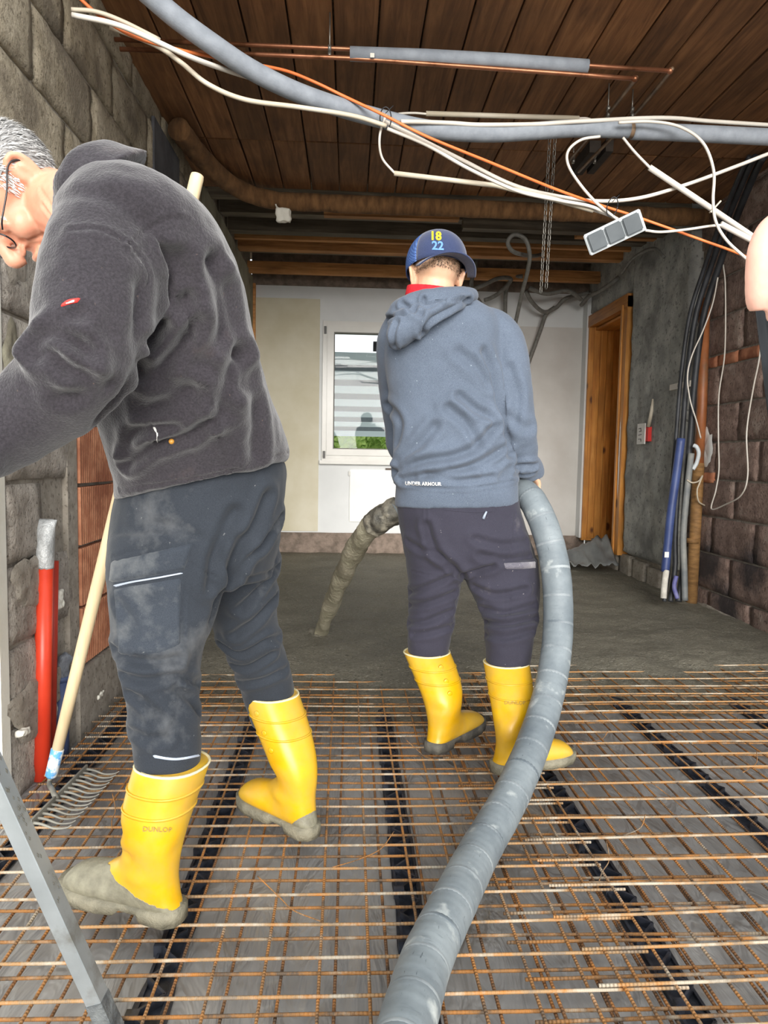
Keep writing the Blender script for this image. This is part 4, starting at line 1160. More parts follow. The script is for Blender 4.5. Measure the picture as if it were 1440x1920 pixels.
HC1 = P(36, 364, 1.42)
vv = -(HC1-CAM).normalized(); rr_ = (rt-vv*rt.dot(vv)).normalized(); uu_ = vv.cross(rr_)
F1 = (rr_*(-.50*.92)+uu_*(-.866*.92)+vv*.38).normalized(); U1 = rr_*-.866+uu_*.5; U1 = (U1-F1*U1.dot(F1)).normalized(); S1 = U1.cross(F1)
g = G(); pt1 = head_geo(g, HC1, F1, U1, S1, 1.03)
pxtube(g, [(60, 362, 1.43, .056), (95, 378, 1.42, .060), (140, 396, 1.38, .066), (200, 420, 1.34, .075)], 20)
slices(g, [(150, 420, 350, 415, 1.30, .12), (175, 540, 430, 535, 1.37, .14), (205, 680, 460, 670, 1.45, .13), (225, 800, 490, 770, 1.51, .13), (250, 900, 510, 860, 1.57, .13), (255, 980, 500, 940, 1.60, .13)], 20)
lc = SE0+sdv*((P(-170, 925, 1.15)-SE0).dot(sdv)); N_HINT = (0.15, 1, 0.2)
WA = grip_geo(g, lc, sdv, None, Vector((-1, 0, -.15)), .017, 1)
wtube(g, [(P(200, 430, 1.24), .05), (P(178, 560, 1.16), .058), (P(145, 690, 1.165), .05), (P(30, 795, 1.18), .040), (WA+Vector((.05, 0, .035)), .032), (WA, .024)], 14)
rc = rb0+d_rake*((P(283, 690, 2.05)-rb0).dot(d_rake)); N_HINT = (1, 0, 0)
WB = grip_geo(g, rc, d_rake, None, Vector((0, 1, 0)), .0185, 1)
wtube(g, [(P(260, 440, 1.48), .05), (P(330, 600, 1.72), .05), (P(310, 655, 1.86), .038), (WB+Vector((.005, -.04, .01)), .028), (WB, .024)], 14)
leg_core(g, [(330, 980, 1.58, .065), (308, 1160, 1.53, .048), (310, 1320, 1.495, .042)], CA)
leg_core(g, [(430, 980, 1.68, .065), (452, 1120, 1.75, .045), (482, 1220, 1.82, .038)], CB)
S = skin(g, 0.0042, 3, 0.5)
# creases of the neck and cheek
for ln in ([(75, 355), (95, 385), (112, 415), (120, 425)], [(80, 385), (98, 410), (112, 430)], [(100, 350), (112, 380), (122, 405)], [(86, 438), (70, 445), (55, 448)], [(45, 448), (40, 460), (42, 472)]):
    S.fold(ln, .0035, .0022)
S.obj('body', m_skin1, p1)
# hair: cap of short grey strands
m_hair, nt, b = new_mat('grey_hair'); co = coords(nt, 'pos')
oi = nd(nt, 'ShaderNodeAttribute'); oi.attribute_name = 'tone'
k = ramp(nt, oi.outputs['Fac'], [(0.0, srgb(84, 82, 82)), (0.5, srgb(150, 148, 146)), (1.0, srgb(214, 212, 208))]); nt.links.new(k, b.inputs['Base Color']); b.inputs['Roughness'].default_value = 0.55
def hair(name, head_pt, Fv, Uv, Sv, c, test, count, ln, mat, parent, sc=1.0, tonef=None, flow=None, seed=3, wid=.0011):
    rng = random.Random(seed); vs = []; fs = []; tone = []
    cc = c+(Fv*-.012+Uv*.035)*sc
    for i in range(count):
        z = rng.uniform(-1, 1); a = rng.uniform(0, 2*math.pi); r = math.sqrt(1-z*z)
        n = Vector((r*math.cos(a), r*math.sin(a), z)); l = Vector((n.x*.098, n.y*.077, n.z*.088))
        f_, s_, u_ = l.x-.012, l.y, l.z+.035
        if not test(f_, u_, s_): continue
        nn = (Fv*(n.x/.098)+Sv*(n.y/.077)+Uv*(n.z/.088)).normalized()
        p = c+(Fv*f_+Uv*u_+Sv*s_)*sc
        fl = flow(f_, u_, s_); fd = (Fv*fl[0]+Uv*fl[1]+Sv*fl[2]); fd = (fd-nn*fd.dot(nn))
        fd = (fd.normalized()+Vector((rng.gauss(0, .12), rng.gauss(0, .12), rng.gauss(0, .12)))).normalized()
        L = ln*rng.uniform(.6, 1.2); q0 = p-nn*.002; q1 = p+fd*L*.5+nn*.0042; q2 = p+fd*L+nn*.0026
        w = nn.cross(fd).normalized()*wid
        k0 = len(vs); vs += [q0-w, q0+w, q1-w, q1+w, q2]; fs += [(k0, k0+1, k0+3, k0+2), (k0+2, k0+3, k0+4)]
        t = tonef(f_, u_, s_, rng); tone += [t]*5
    o = mesh_obj(name, vs, fs, mat, parent); at = o.data.attributes.new('tone', 'FLOAT', 'POINT'); at.data.foreach_set('value', tone)
    o['kind'] = 'stuff'; return o
def hair_shell(name, Fv, Uv, Sv, c, test, mat, parent, sc=1.0, th=.004, tone=0.4):
    vs = []; idx = {}; fs = []
    cc = lambda n: c+(Fv*(n.x*(.098+th)-.012)+Uv*(n.z*(.088+th)+.035)+Sv*(n.y*(.077+th)))*sc
    na, nb = 60, 34; pts = [[None]*na for _ in range(nb+1)]
    for i in range(nb+1):
        for j in range(na):
            t = math.pi*i/nb; a = 2*math.pi*j/na; n = Vector((math.sin(t)*math.cos(a), math.sin(t)*math.sin(a), math.cos(t)))
            pts[i][j] = (cc(n), test(n.x*.098-.012, n.z*.088+.035, n.y*.077))
    for i in range(nb):
        for j in range(na):
            q = [(i, j), (i+1, j), (i+1, (j+1) % na), (i, (j+1) % na)]
            if sum(pts[a][b2][1] for a, b2 in q) >= 2:
                ids = []
                for k in q:
                    if k not in idx: idx[k] = len(vs); vs.append(pts[k[0]][k[1]][0])
                    ids.append(idx[k])
                fs.append(tuple(ids))
    o = mesh_obj(name, vs, fs, mat, parent); at = o.data.attributes.new('tone', 'FLOAT', 'POINT'); at.data.foreach_set('value', [tone]*len(vs)); return o
ht1 = lambda f, u, s: (u > .065 and f < .075) or (f < -.03 and u > -.035+abs(f)*0.1) or (f < .012 and u > .033) or (u > .0 and f < -.025)
hs = hair_shell('hair', F1, U1, S1, HC1, ht1, m_hair, p1, 1.03, .003, .35)
hair('hair_strands', pt1, F1, U1, S1, HC1, ht1, 9000, .022, m_hair, hs, 1.03, lambda f, u, s, r: min(1, max(0, r.gauss(.42+.5*max(0, (f+.04)/.08)-(.35 if u > .09 else 0), .22))), lambda f, u, s: (-1, -.6, 0) if u > .05 else (-.5, -1, 0))
hair('sideburn', pt1, F1, U1, S1, HC1, lambda f, u, s: 0.004 < f < .032 and .004 < u < .055, 6000, .012, m_hair, hs, 1.03, lambda f, u, s, r: min(1, max(0, r.gauss(.9, .1))), lambda f, u, s: (.2, -1, 0), 5, .0008)
# eyes and glasses
for s in (-1, 1):
    g = G(); g.ball(pt1(.070, .006, .031*s), .0125*1.03, 16, 10); g.obj('eye', M('eye_white', srgb(220, 214, 206), rough=0.2), p1)
gp = thing('eyeglasses', 'thin black-framed glasses worn by the man in the fleece', 'glasses', pt1(.1, .0, 0))
m_gframe = M('black_wire', srgb(26, 26, 30), rough=0.3)
for s in (-1, 1):
    q = [pt1(.107-.10*abs(.034*math.cos(a)+.0)*.35, -.004+.020*math.sin(a), s*(.034+.026*math.cos(a))) for a in [2*math.pi*i/28 for i in range(28)]]
    g = G(); trs = tube_rings(q+[q[0]], .0016, 8); g.rings(trs, False); g.obj('lens_rim', m_gframe, gp)
    g = G(); cq = sum(q, Vector())/len(q); g.add([cq]+q, [(0, i+1, (i+1) % 28+1) for i in range(28)]); g.obj('lens', m_glass, gp)
    g = G(); g.tube(spline([pt1(.098, .004, .061*s), pt1(.085, .010, .072*s), pt1(.04, .018, .080*s), pt1(.0, .030, .084*s), pt1(-.018, .022, .086*s), pt1(-.026, .0, .086*s)], 5), .0017, 8); g.obj('temple', m_gframe, gp)
g = G(); g.tube(spline([pt1(.107, .0, -.008), pt1(.110, .004, 0), pt1(.107, 0, .008)], 4), .0015, 8); g.obj('bridge', m_gframe, gp)

# fleece jacket
g = G()
slices(g, [(222, 938, 541, 864, 1.57, .160), (222, 905, 542, 838, 1.56, .166), (208, 850, 529, 800, 1.53, .166), (188, 780, 508, 745, 1.49, .166), (180, 700, 488, 680, 1.45, .167), (168, 620, 471, 610, 1.41, .172), (150, 540, 456, 535, 1.37, .178),
            (130, 470, 434, 470, 1.33, .185), (124, 428, 404, 415, 1.31, .18), (140, 392, 362, 372, 1.30, .15), (156, 362, 302, 338, 1.295, .11), (172, 348, 255, 326, 1.29, .07)], 36)
pxtube(g, [(228, 412, 1.26, .070), (196, 462, 1.195, .086), (178, 560, 1.165, .089), (163, 640, 1.16, .085), (128, 712, 1.17, .080), (62, 768, 1.18, .072), (0, 812, 1.18, .066), (-60, 850, 1.18, .055)], 26)
wtube(g, [(P(-20, 826, 1.18), .062), (P(-60, 850, 1.18), .055), (WA+Vector((.055, 0, .038)), .046), (WA+Vector((.01, 0, .008)), .040)], 22)
wtube(g, [(P(270, 430, 1.46), .08), (P(315, 540, 1.62), .08), (P(335, 610, 1.74), .075), (P(318, 648, 1.85), .058), (WB+Vector((.005, -.05, .012)), .042), (WB+Vector((0, -.005, 0)), .036)], 18)
S = skin(g, 0.006, 4, 0.5)
for ln, w, d, rdg in [([(268, 545), (266, 600), (252, 670), (232, 735), (190, 788)], .016, .012, .2),
        ([(70, 648), (100, 628), (140, 640), (165, 660)], .010, .011, 1.0), ([(62, 668), (95, 662), (135, 690), (160, 700)], .011, .012, 1.0), ([(90, 600), (120, 600), (150, 590)], .010, .006, .8), ([(120, 745), (160, 735), (200, 720)], .012, .006, .8),
        ([(305, 470), (318, 520), (315, 560)], .012, .010, .8), ([(335, 480), (350, 530), (352, 580)], .013, .009, .8), ([(392, 490), (408, 560), (412, 640)], .014, .010, .9), ([(432, 540), (445, 620), (448, 720)], .016, .010, .9),
        ([(368, 600), (340, 640), (300, 690)], .012, .010, .9), ([(352, 560), (320, 600), (280, 640)], .012, .009, .9), ([(440, 660), (425, 720), (412, 775)], .014, .009, .9), ([(478, 700), (480, 780), (478, 850)], .016, .008, .8),
        ([(240, 868), (285, 836), (350, 815), (395, 790)], .010, .010, 1.0), ([(232, 850), (262, 805), (330, 800)], .010, .009, .9), ([(275, 770), (330, 745), (375, 735)], .014, .007, .9), ([(255, 690), (300, 720), (350, 725)], .014, .007, .9), ([(300, 600), (270, 660), (258, 700)], .012, .007, .9)]:
    S.fold(ln, w, d*1.35, rdg)
S.smooth(4)
for ln in ([(130, 432), (165, 428), (205, 438), (243, 458)], [(243, 458), (280, 428), (318, 410), (352, 412)], [(243, 458), (268, 488), (280, 515), (276, 540)], [(283, 452), (300, 492), (330, 550), (355, 600), (362, 660), (384, 730), (402, 790), (420, 860), (434, 908)], [(265, 760), (285, 800), (292, 830)], [(224, 918), (330, 902), (440, 880), (540, 846)]):
    S.fold(ln, .0032, .0028, .8)
S.refresh(); S.noise(.0022, 34)
S.obj('fleece_jacket', m_fleece, p1)
JS = S
# collar
cc = P(181, 360, 1.29); nrm = Vector((-.80, -.10, .58)).normalized(); e1 = Vector((.58, 0, .80)); e1 = (e1-nrm*e1.dot(nrm)).normalized(); e2 = nrm.cross(e1)
trs = []
for i in range(40):
    a = 2*math.pi*i/40; rad = e1*math.cos(a)*.082+e2*math.sin(a)*.084; base = cc+rad; rn = rad.normalized()
    wv = .006*math.sin(3*a)
    prof = [(-.030, .018), (-.006, .012), (.022, .004), (.034, -.002), (.036, -.012), (.026, -.018), (.0, -.010), (-.030, .0)]
    trs.append([base+nrm*(x+wv)+rn*(yy*1.35) for x, yy in prof])
g = G(); g.rings(trs, False, True)
Sc = skin(g, .005, 2); Sc.noise(.003, 30); Sc.obj('collar', m_fleece, p1)
m_red = M('red_patch', srgb(206, 44, 40), srgb(216, 56, 48), 20, 0.7); m_wht = M('white_print', srgb(226, 224, 220), rough=0.7)
lg = band(JS, [(113, 574), (126, 561), (154, 557)], [(114, 576), (130, 572), (146, 568)], 10, 4, .0022, 'sleeve_logo', m_red, p1, label='small red leaf-shaped logo on the sleeve')
band(JS, [(122, 570), (132, 563), (144, 560)], [(123, 572), (132, 570), (141, 567)], 6, 3, .0036, 'logo_print', m_wht, lg)
band(JS, [(286, 800), (291, 812), (293, 830)], [(290, 800), (297, 812), (295, 832)], 6, 2, .004, 'white_thread', m_wht, p1)
hb = JS.pick(322, 828)
g = G(); g.ball(hb[0]+hb[1]*.001, .0055, 12, 8); g.obj('paint_drop', M('amber_drop', srgb(196, 140, 60), rough=0.3), p1)

# work trousers
g = G()
slices(g, [(228, 905, 532, 860, 1.58, .145), (219, 950, 537, 892, 1.59, .158), (210, 1010, 530, 960, 1.60, .158), (205, 1060, 522, 1030, 1.61, .14), (215, 1110, 500, 1085, 1.62, .10)], 34)
slices(g, [(212, 1000, 440, 975, 1.55, .12), (205, 1065, 434, 1060, 1.54, .118), (208, 1110, 412, 1115, 1.535, .108), (213, 1175, 392, 1180, 1.525, .098), (228, 1245, 374, 1250, 1.51, .086), (243, 1330, 371, 1330, 1.495, .074), (251, 1400, 376, 1400, 1.485, .069), (262, 1470, 372, 1470, 1.48, .062)], 28)
slices(g, [(330, 960, 532, 925, 1.67, .12), (350, 1040, 523, 1030, 1.70, .115), (385, 1130, 518, 1115, 1.75, .092), (408, 1195, 524, 1185, 1.79, .08), (436, 1245, 537, 1232, 1.83, .072), (457, 1310, 551, 1288, 1.86, .066), (474, 1360, 548, 1345, 1.86, .056)], 26)
S = skin(g, 0.006, 4, 0.5)
for ln, w, d, rdg in [([(395, 1160), (410, 1110), (430, 1060), (445, 1010)], .014, .010, .5), ([(215, 1215), (245, 1235), (290, 1242), (330, 1235)], .009, .008, 1.0), ([(235, 1265), (275, 1275), (320, 1265), (370, 1280)], .008, .007, 1.0), ([(245, 1300), (275, 1320), (300, 1345)], .008, .007, 1.0), ([(330, 1290), (355, 1310), (370, 1335)], .008, .007, 1.0),
        ([(245, 1370), (275, 1385), (310, 1385)], .008, .005, 1.0), ([(440, 960), (420, 1000), (400, 1050), (395, 1100)], .012, .008, .8), ([(500, 930), (480, 980), (450, 1030), (430, 1070)], .012, .009, .9), ([(525, 970), (500, 1010), (460, 1060), (430, 1090)], .010, .009, .9), ([(520, 1060), (490, 1100), (450, 1140)], .010, .008, .9),
        ([(515, 1120), (480, 1160), (440, 1190)], .010, .008, 1.0), ([(415, 1205), (450, 1225), (500, 1200), (528, 1195)], .008, .008, 1.0), ([(430, 1245), (465, 1250), (510, 1225)], .008, .007, 1.0), ([(450, 1280), (490, 1275), (535, 1255)], .008, .006, 1.0), ([(460, 1085), (500, 1075), (520, 1060)], .006, .004, .8), ([(300, 985), (340, 1000), (370, 1010)], .012, .004, .7), ([(225, 1130), (250, 1170), (240, 1200)], .012, .005, .8)]:
    S.fold(ln, w, d*1.15, rdg)
S.smooth(2)
for ln in ([(275, 945), (278, 980), (272, 1030)], [(290, 945), (310, 990), (322, 1018)], [(212, 1045), (240, 1035), (275, 1028)], [(360, 1058), (385, 1072), (412, 1085)], [(345, 1200), (345, 1130), (350, 1080)], [(270, 1290), (320, 1282), (370, 1283)], [(275, 1290), (282, 1350), (284, 1410)]):
    S.fold(ln, .003, .0024, .8)
S.refresh(); S.noise(.0018, 26)
S.obj('work_trousers', m_trous1, p1); TS = S
m_flap = cloth_mat('pocket_cloth', srgb(46, 52, 60), srgb(60, 65, 73), srgb(118, 120, 120), 7, 0.48, 700, 0.85, 0.15, 0.1)
m_refl = M('reflective_tape', srgb(150, 160, 176), srgb(172, 180, 194), 20, 0.35)
fl = band(TS, [(210, 1050), (250, 1043), (310, 1028), (367, 1014)], [(206, 1094), (240, 1090), (300, 1080), (347, 1070)], 22, 8, .008, 'pocket_flap', m_flap, p1)
band(TS, [(212, 1096), (245, 1089), (300, 1080), (345, 1072)], [(213, 1103), (247, 1094), (300, 1085), (345, 1076)], 20, 2, .007, 'piping', m_refl, fl)
band(TS, [(212, 1102), (250, 1095), (300, 1087), (343, 1080)], [(222, 1225), (250, 1232), (300, 1230), (340, 1208)], 22, 14, .006, 'cargo_pocket', m_flap, p1)
band(TS, [(284, 1414), (330, 1420), (378, 1412)], [(286, 1422), (330, 1427), (378, 1419)], 16, 2, .004, 'leg_piping', m_refl, p1)

# ------------------------------------------------------------------ person in the hoodie
p2 = thing('person', 'man in blue-grey hoodie and navy cap seen from behind guiding the hose', 'person', (0.42, 2.4, 0.05), 'workers pouring screed')
m_bootC = boot_mat('clean_boot', -.002, .02, .01); m_bootD = boot_mat('boot_muddy_toe', -.10, .62, .03)
o, BC, CC_ = boot(p2, Fz(808, 1412, .062), Fz(890, 1362, .062), P(801, 1222, 2.40), m_bootC, m_soledk, studs=[(0, 4.2), (0, 4.2), (0, 4.2)], folds=[(.05, .15, -.02, .03, -.010), (-.06, .14, -.01, .02, -.008)], label='left boot with three round studs')
o, BD, CD = boot(p2, Fz(925, 1448, .0645), Fz(1062, 1424, .0645), P(950, 1242, 2.27), m_bootD, m_solemud, folds=[(.04, .17, -.04, .028, -.014), (.0, .20, -.055, .03, .008), (-.06, .20, -.01, .03, -.012), (0.0, .15, -.05, .02, -.008)], label='right boot creased at the ankle with a muddy toe')
text_on(BD, 'DUNLOP', (946, 1321), (1, 0.02), (0, -1), 9.5, 'boot_print', M('faded_print2', srgb(150, 128, 70)), p2, .003)

F2 = Vector((-.10, .96, -.22)).normalized(); U2 = Vector((.03, .2, .97)); U2 = (U2-F2*U2.dot(F2)).normalized(); S2 = U2.cross(F2)
HC2 = P(816, 524, 2.36)
g = G(); pt2 = head_geo(g, HC2, F2, U2, S2, 1.0)
pxtube(g, [(816, 510, 2.345, .062), (815, 545, 2.345, .064), (814, 580, 2.37, .075)], 20)
pxtube(g, [(745, 622, 2.42, .048), (775, 598, 2.41, .052), (816, 590, 2.40, .058), (880, 596, 2.41, .052), (925, 615, 2.41, .048)], 14)
slices(g, [(772, 590, 890, 590, 2.41, .06), (750, 650, 915, 650, 2.42, .11), (755, 760, 925, 760, 2.42, .12), (760, 880, 945, 880, 2.42, .12), (765, 960, 955, 960, 2.42, .12), (775, 1020, 975, 1020, 2.42, .11)], 20)
hc, ha = near_on(hpts, P(978, 920, 2.475)); zz_ = Vector((0, 0, 1))-ha*ha.z; zz_.normalize(); ss_ = ha.cross(zz_); ss_ = ss_ if ss_.x > 0 else -ss_
n_c = zz_*.62+ss_*.785; t_c = ss_*.62-zz_*.785; N_HINT = tuple(n_c)
WC = grip_geo(g, hc, ha, None, t_c, .0475, 1); hc_r = hc.copy()
wtube(g, [(P(930, 610, 2.41), .05), (P(962, 720, 2.39), .045), (P(977, 800, 2.40), .036), (WC+zz_*.05, .028), (WC, .024)], 14)
hc, ha = near_on(hpts, P(800, 935, 2.73)); N_HINT = (0, .2, 1)
WD = grip_geo(g, hc, ha, None, Vector((0, 1, -.2)), .0475, 1)
wtube(g, [(P(740, 620, 2.42), .05), (P(742, 730, 2.56), .045), (P(752, 840, 2.66), .036), (WD+Vector((-.01, -.02, .06)), .028), (WD, .024)], 14)
leg_core(g, [(815, 1030, 2.42, .065), (812, 1120, 2.415, .045), (805, 1185, 2.40, .04)], CC_)
leg_core(g, [(938, 1030, 2.40, .065), (953, 1120, 2.37, .042), (955, 1185, 2.32, .032)], CD)
S = skin(g, 0.0046, 3, 0.5); S.obj('body', m_skin2, p2)
m_stub = M('dark_stubble', srgb(62, 50, 42), srgb(120, 94, 74), 60, 0.8, 0.3, 300)
m_hair2, nt, b = new_mat('dark_hair'); b.inputs['Base Color'].default_value = (*srgb(66, 54, 46), 1); b.inputs['Roughness'].default_value = 0.7
ht2 = lambda f, u, s: f < .02 and u > .035-.0*f
hs = hair_shell('hair', F2, U2, S2, HC2, ht2, m_hair2, p2, 1.0, .0025)
hair('hair_strands', pt2, F2, U2, S2, HC2, lambda f, u, s: f < .02 and -.005 < u < .06, 7000, .006, m_hair2, hs, 1.0, lambda f, u, s, r: .1, lambda f, u, s: (0, -1, 0), 11, .0006)
# red knitted collar
m_knit = M('red_knit', srgb(196, 22, 36), srgb(216, 34, 46), 60, 0.85, 0.3, 200)
cc = P(812, 556, 2.355); trs = []
for i in range(72):
    a = 2*math.pi*i/72; rad = Vector((math.cos(a)*.083, math.sin(a)*.088, .012*math.sin(a)-.018*math.cos(a)*.4)); rn = Vector((math.cos(a), math.sin(a), 0)); k = .0022 if i % 2 else 0
    trs.append([cc+rad+rn*(t+k)+Vector((0, 0, z)) for t, z in ((.012, -.04), (.006, .0), (.0, .026), (-.006, .028), (-.010, .02), (-.004, -.04))])
g = G(); g.rings(trs, False, True); g.obj('red_collar', m_knit, p2)
# hoodie
g = G()
slices(g, [(740, 950, 971, 947, 2.42, .148), (741, 925, 970, 922, 2.42, .152), (742, 905, 968, 900, 2.42, .148), (738, 872, 962, 866, 2.42, .153), (738, 820, 952, 815, 2.42, .153), (732, 760, 946, 760, 2.42, .152), (724, 700, 940, 700, 2.42, .15), (720, 650, 940, 650, 2.42, .146), (724, 615, 938, 610, 2.41, .13), (745, 588, 922, 584, 2.41, .105), (770, 568, 892, 563, 2.40, .075)], 34)
pxtube(g, [(890, 600, 2.41, .055), (930, 622, 2.41, .068), (950, 660, 2.405, .070), (961, 720, 2.39, .065), (970, 790, 2.38, .060), (977, 832, 2.385, .054)], 24)
wtube(g, [(P(971, 800, 2.38), .058), (P(979, 838, 2.395), .053), (P(980, 866, 2.425), .049), (hc_r+n_c*.068-t_c*.050, .046), (hc_r+n_c*.060-t_c*.012, .040)], 22)
pxtube(g, [(760, 600, 2.41, .06), (744, 640, 2.44, .068), (742, 690, 2.50, .066), (744, 740, 2.57, .062), (750, 800, 2.62, .055)], 20)
wtube(g, [(P(749, 790, 2.61), .056), (P(752, 840, 2.65), .050), (WD+Vector((-.01, -.02, .06)), .044), (WD+Vector((0, -.006, .006)), .038)], 20)
S = skin(g, 0.0065, 3, 0.5)
for ln, w, d, rdg in [([(908, 660), (922, 695), (932, 740), (946, 800), (952, 850)], .014, .014, .4), ([(742, 886), (790, 866), (845, 858), (890, 838), (925, 800)], .012, .010, 1.0), ([(750, 898), (820, 885), (890, 872), (945, 842)], .012, .009, 1.0), ([(742, 868), (780, 840), (815, 800)], .014, .008, .9), ([(860, 742), (892, 768), (925, 785)], .011, .009, 1.0), ([(840, 765), (872, 792), (895, 830)], .012, .008, .9), ([(905, 880), (935, 870), (958, 852)], .010, .008, 1.0), ([(800, 890), (860, 900), (920, 892)], .010, .006, .9), ([(860, 660), (895, 690), (915, 720)], .014, .006, .9),
        ([(962, 878), (980, 872), (1002, 872)], .008, .008, 1.0), ([(965, 890), (985, 890), (1000, 886)], .007, .006, 1.0), ([(955, 780), (975, 800), (995, 800)], .014, .005, .8), ([(730, 760), (750, 790), (745, 830)], .014, .006, .9), ([(955, 690), (970, 740), (965, 790)], .014, .006, .8)]:
    S.fold(ln, w, d*1.45, rdg)
S.smooth(3)
for ln in ([(741, 906), (800, 914), (860, 916), (920, 910), (969, 900)],):
    S.fold(ln, .0035, .004, .8)
S.refresh(); S.noise(.002, 22)
S.obj('hoodie', m_hoodie, p2); HS = S
text_on(HS, 'UNDER ARMOUR', (760, 909), (1, 0.02), (0, -1), 8.6, 'chest_brand', m_wht, p2, .0015, True)
# hood hanging on the back
g = G()
slices(g, [(752, 578, 880, 552, 2.315, .050), (735, 596, 868, 570, 2.285, .060), (726, 615, 842, 590, 2.265, .062), (724, 632, 806, 614, 2.262, .056), (732, 646, 778, 636, 2.265, .044), (744, 653, 762, 649, 2.27, .028)], 24)
pxtube(g, [(742, 598, 2.40, .028), (750, 580, 2.32, .032), (790, 562, 2.275, .030), (840, 554, 2.275, .028), (878, 552, 2.32, .024), (884, 556, 2.40, .024)], 14)
S = skin(g, .0055, 3, 0.5)
for ln, w, d, rdg in [([(788, 630), (800, 605), (840, 580), (876, 562)], .008, .012, .9), ([(795, 560), (798, 572), (830, 566), (865, 562)], .006, .007, 1.0), ([(728, 600), (745, 592), (765, 590), (780, 580)], .008, .008, .9), ([(740, 650), (738, 625), (745, 605)], .007, .007, .9), ([(788, 630), (786, 610), (792, 590)], .007, .006, .8), ([(755, 570), (770, 580), (790, 590)], .008, .006, .9)]:
    S.fold(ln, w, d*1.1, rdg)
S.noise(.002, 30)
S.obj('hood', m_hoodie, p2)
# cap worn backwards
m_cap = cloth_mat('navy_cap', srgb(42, 52, 84), srgb(56, 66, 98), None, fine=500)
m_capmesh, nt, b = new_mat('cap_mesh'); co = coords(nt, 'pos')
ck = nd(nt, 'ShaderNodeTexChecker'); ck.inputs['Scale'].default_value = 260; ck.inputs[1].default_value = (*srgb(28, 52, 110), 1); ck.inputs[2].default_value = (*srgb(84, 116, 170), 1); nt.links.new(co, ck.inputs[0]); nt.links.new(ck.outputs[0], b.inputs['Base Color']); b.inputs['Roughness'].default_value = 0.7
capc = HC2+U2*.050+F2*(-.010); B2 = (-F2+S2*-.20).normalized(); B2 = (B2-U2*B2.dot(U2)).normalized(); L2 = U2.cross(B2)
cap = thing('baseball_cap', 'navy cap worn backwards with yellow and blue numerals', 'cap', capc)
vs = []; na, nb = 64, 18
capP = lambda a, t: capc+(B2*math.cos(a)*.112+L2*math.sin(a)*.098)*math.cos(t)*1.0+U2*(.102*math.sin(t))
def cap_part(name, a0, a1, mat, n):
    vs = []; fs = []
    for i in range(n+1):
        for j in range(nb+1):
            a = a0+(a1-a0)*i/n; t = -0.22+(math.pi/2+.215)*j/nb
            k = 1.0 if t > 0 else 1-0.06*t*t
            vs.append(capc+(B2*math.cos(a)*.112+L2*math.sin(a)*.098)*max(.002, math.cos(t)**.85)+U2*(.100*math.sin(t) if t > 0 else .14*t))
    for i in range(n):
        for j in range(nb): fs.append((i*(nb+1)+j, (i+1)*(nb+1)+j, (i+1)*(nb+1)+j+1, i*(nb+1)+j+1))
    o = mesh_obj(name, vs, fs, mat, cap); md = o.modifiers.new('s', 'SOLIDIFY'); md.thickness = .003; md.offset = -1
    return o, vs, fs
o1, cv, cf = cap_part('front_panel', -1.15, 1.15, m_cap, 30)
o2, _, _ = cap_part('mesh_back', 1.15, 2*math.pi-1.15, m_capmesh, 40)
CS = Skin(np.array([list(v) for v in cv]), cf)
g = G(); g.ball(capc+U2*.101, (.008, .008, .004), 12, 6); g.obj('top_button', m_cap, cap)
vs = []; fs = []
for i in range(25):
    a = -1.15+2.3*i/24
    for j in range(7):
        k = j/6; ext = .060*k*math.cos(a*.8)**.6
        p = capc+B2*(math.cos(a)*.112+ext*1.0)+L2*(math.sin(a)*(.098+.006*k))+U2*(-.030-.020*k-.040*(1-math.cos(a))*.9)
        vs.append(p)
for i in range(24):
    for j in range(6): fs.append((i*7+j, (i+1)*7+j, (i+1)*7+j+1, i*7+j+1))
o = mesh_obj('visor', vs, fs, m_cap, cap); md = o.modifiers.new('s', 'SOLIDIFY'); md.thickness = .004
m_yel = M('yellow_thread', srgb(244, 214, 40), rough=0.7); m_blu = M('sky_thread', srgb(92, 136, 200), rough=0.7); m_blw = M('pale_thread', srgb(196, 212, 232), rough=0.7)
text_on(CS, '18', (806, 450), (1, 0.04), (-0.02, -1), 22, 'cap_numerals', m_yel, cap, .002, True)
text_on(CS, '22', (810, 468), (1, 0.04), (-0.02, -1), 22, 'cap_numerals', m_blu, cap, .002, True)
# trousers
g = G()
slices(g, [(744, 935, 970, 932, 2.42, .140), (746, 965, 976, 962, 2.42, .147), (753, 1008, 990, 1005, 2.42, .150), (760, 1045, 1002, 1045, 2.42, .14), (775, 1070, 995, 1070, 2.42, .10)], 32)
slices(g, [(759, 1035, 874, 1045, 2.42, .115), (765, 1085, 864, 1092, 2.42, .102), (770, 1125, 857, 1130, 2.415, .090), (767, 1165, 850, 1165, 2.41, .080), (764, 1200, 845, 1195, 2.40, .074), (768, 1250, 836, 1250, 2.40, .060)], 24)
slices(g, [(866, 1045, 1006, 1045, 2.40, .118), (874, 1090, 1010, 1090, 2.385, .108), (893, 1130, 1009, 1130, 2.365, .095), (912, 1165, 1004, 1165, 2.325, .085), (912, 1200, 999, 1200, 2.295, .076), (911, 1275, 988, 1275, 2.27, .066)], 24)
S = skin(g, .0062, 3, 0.5)
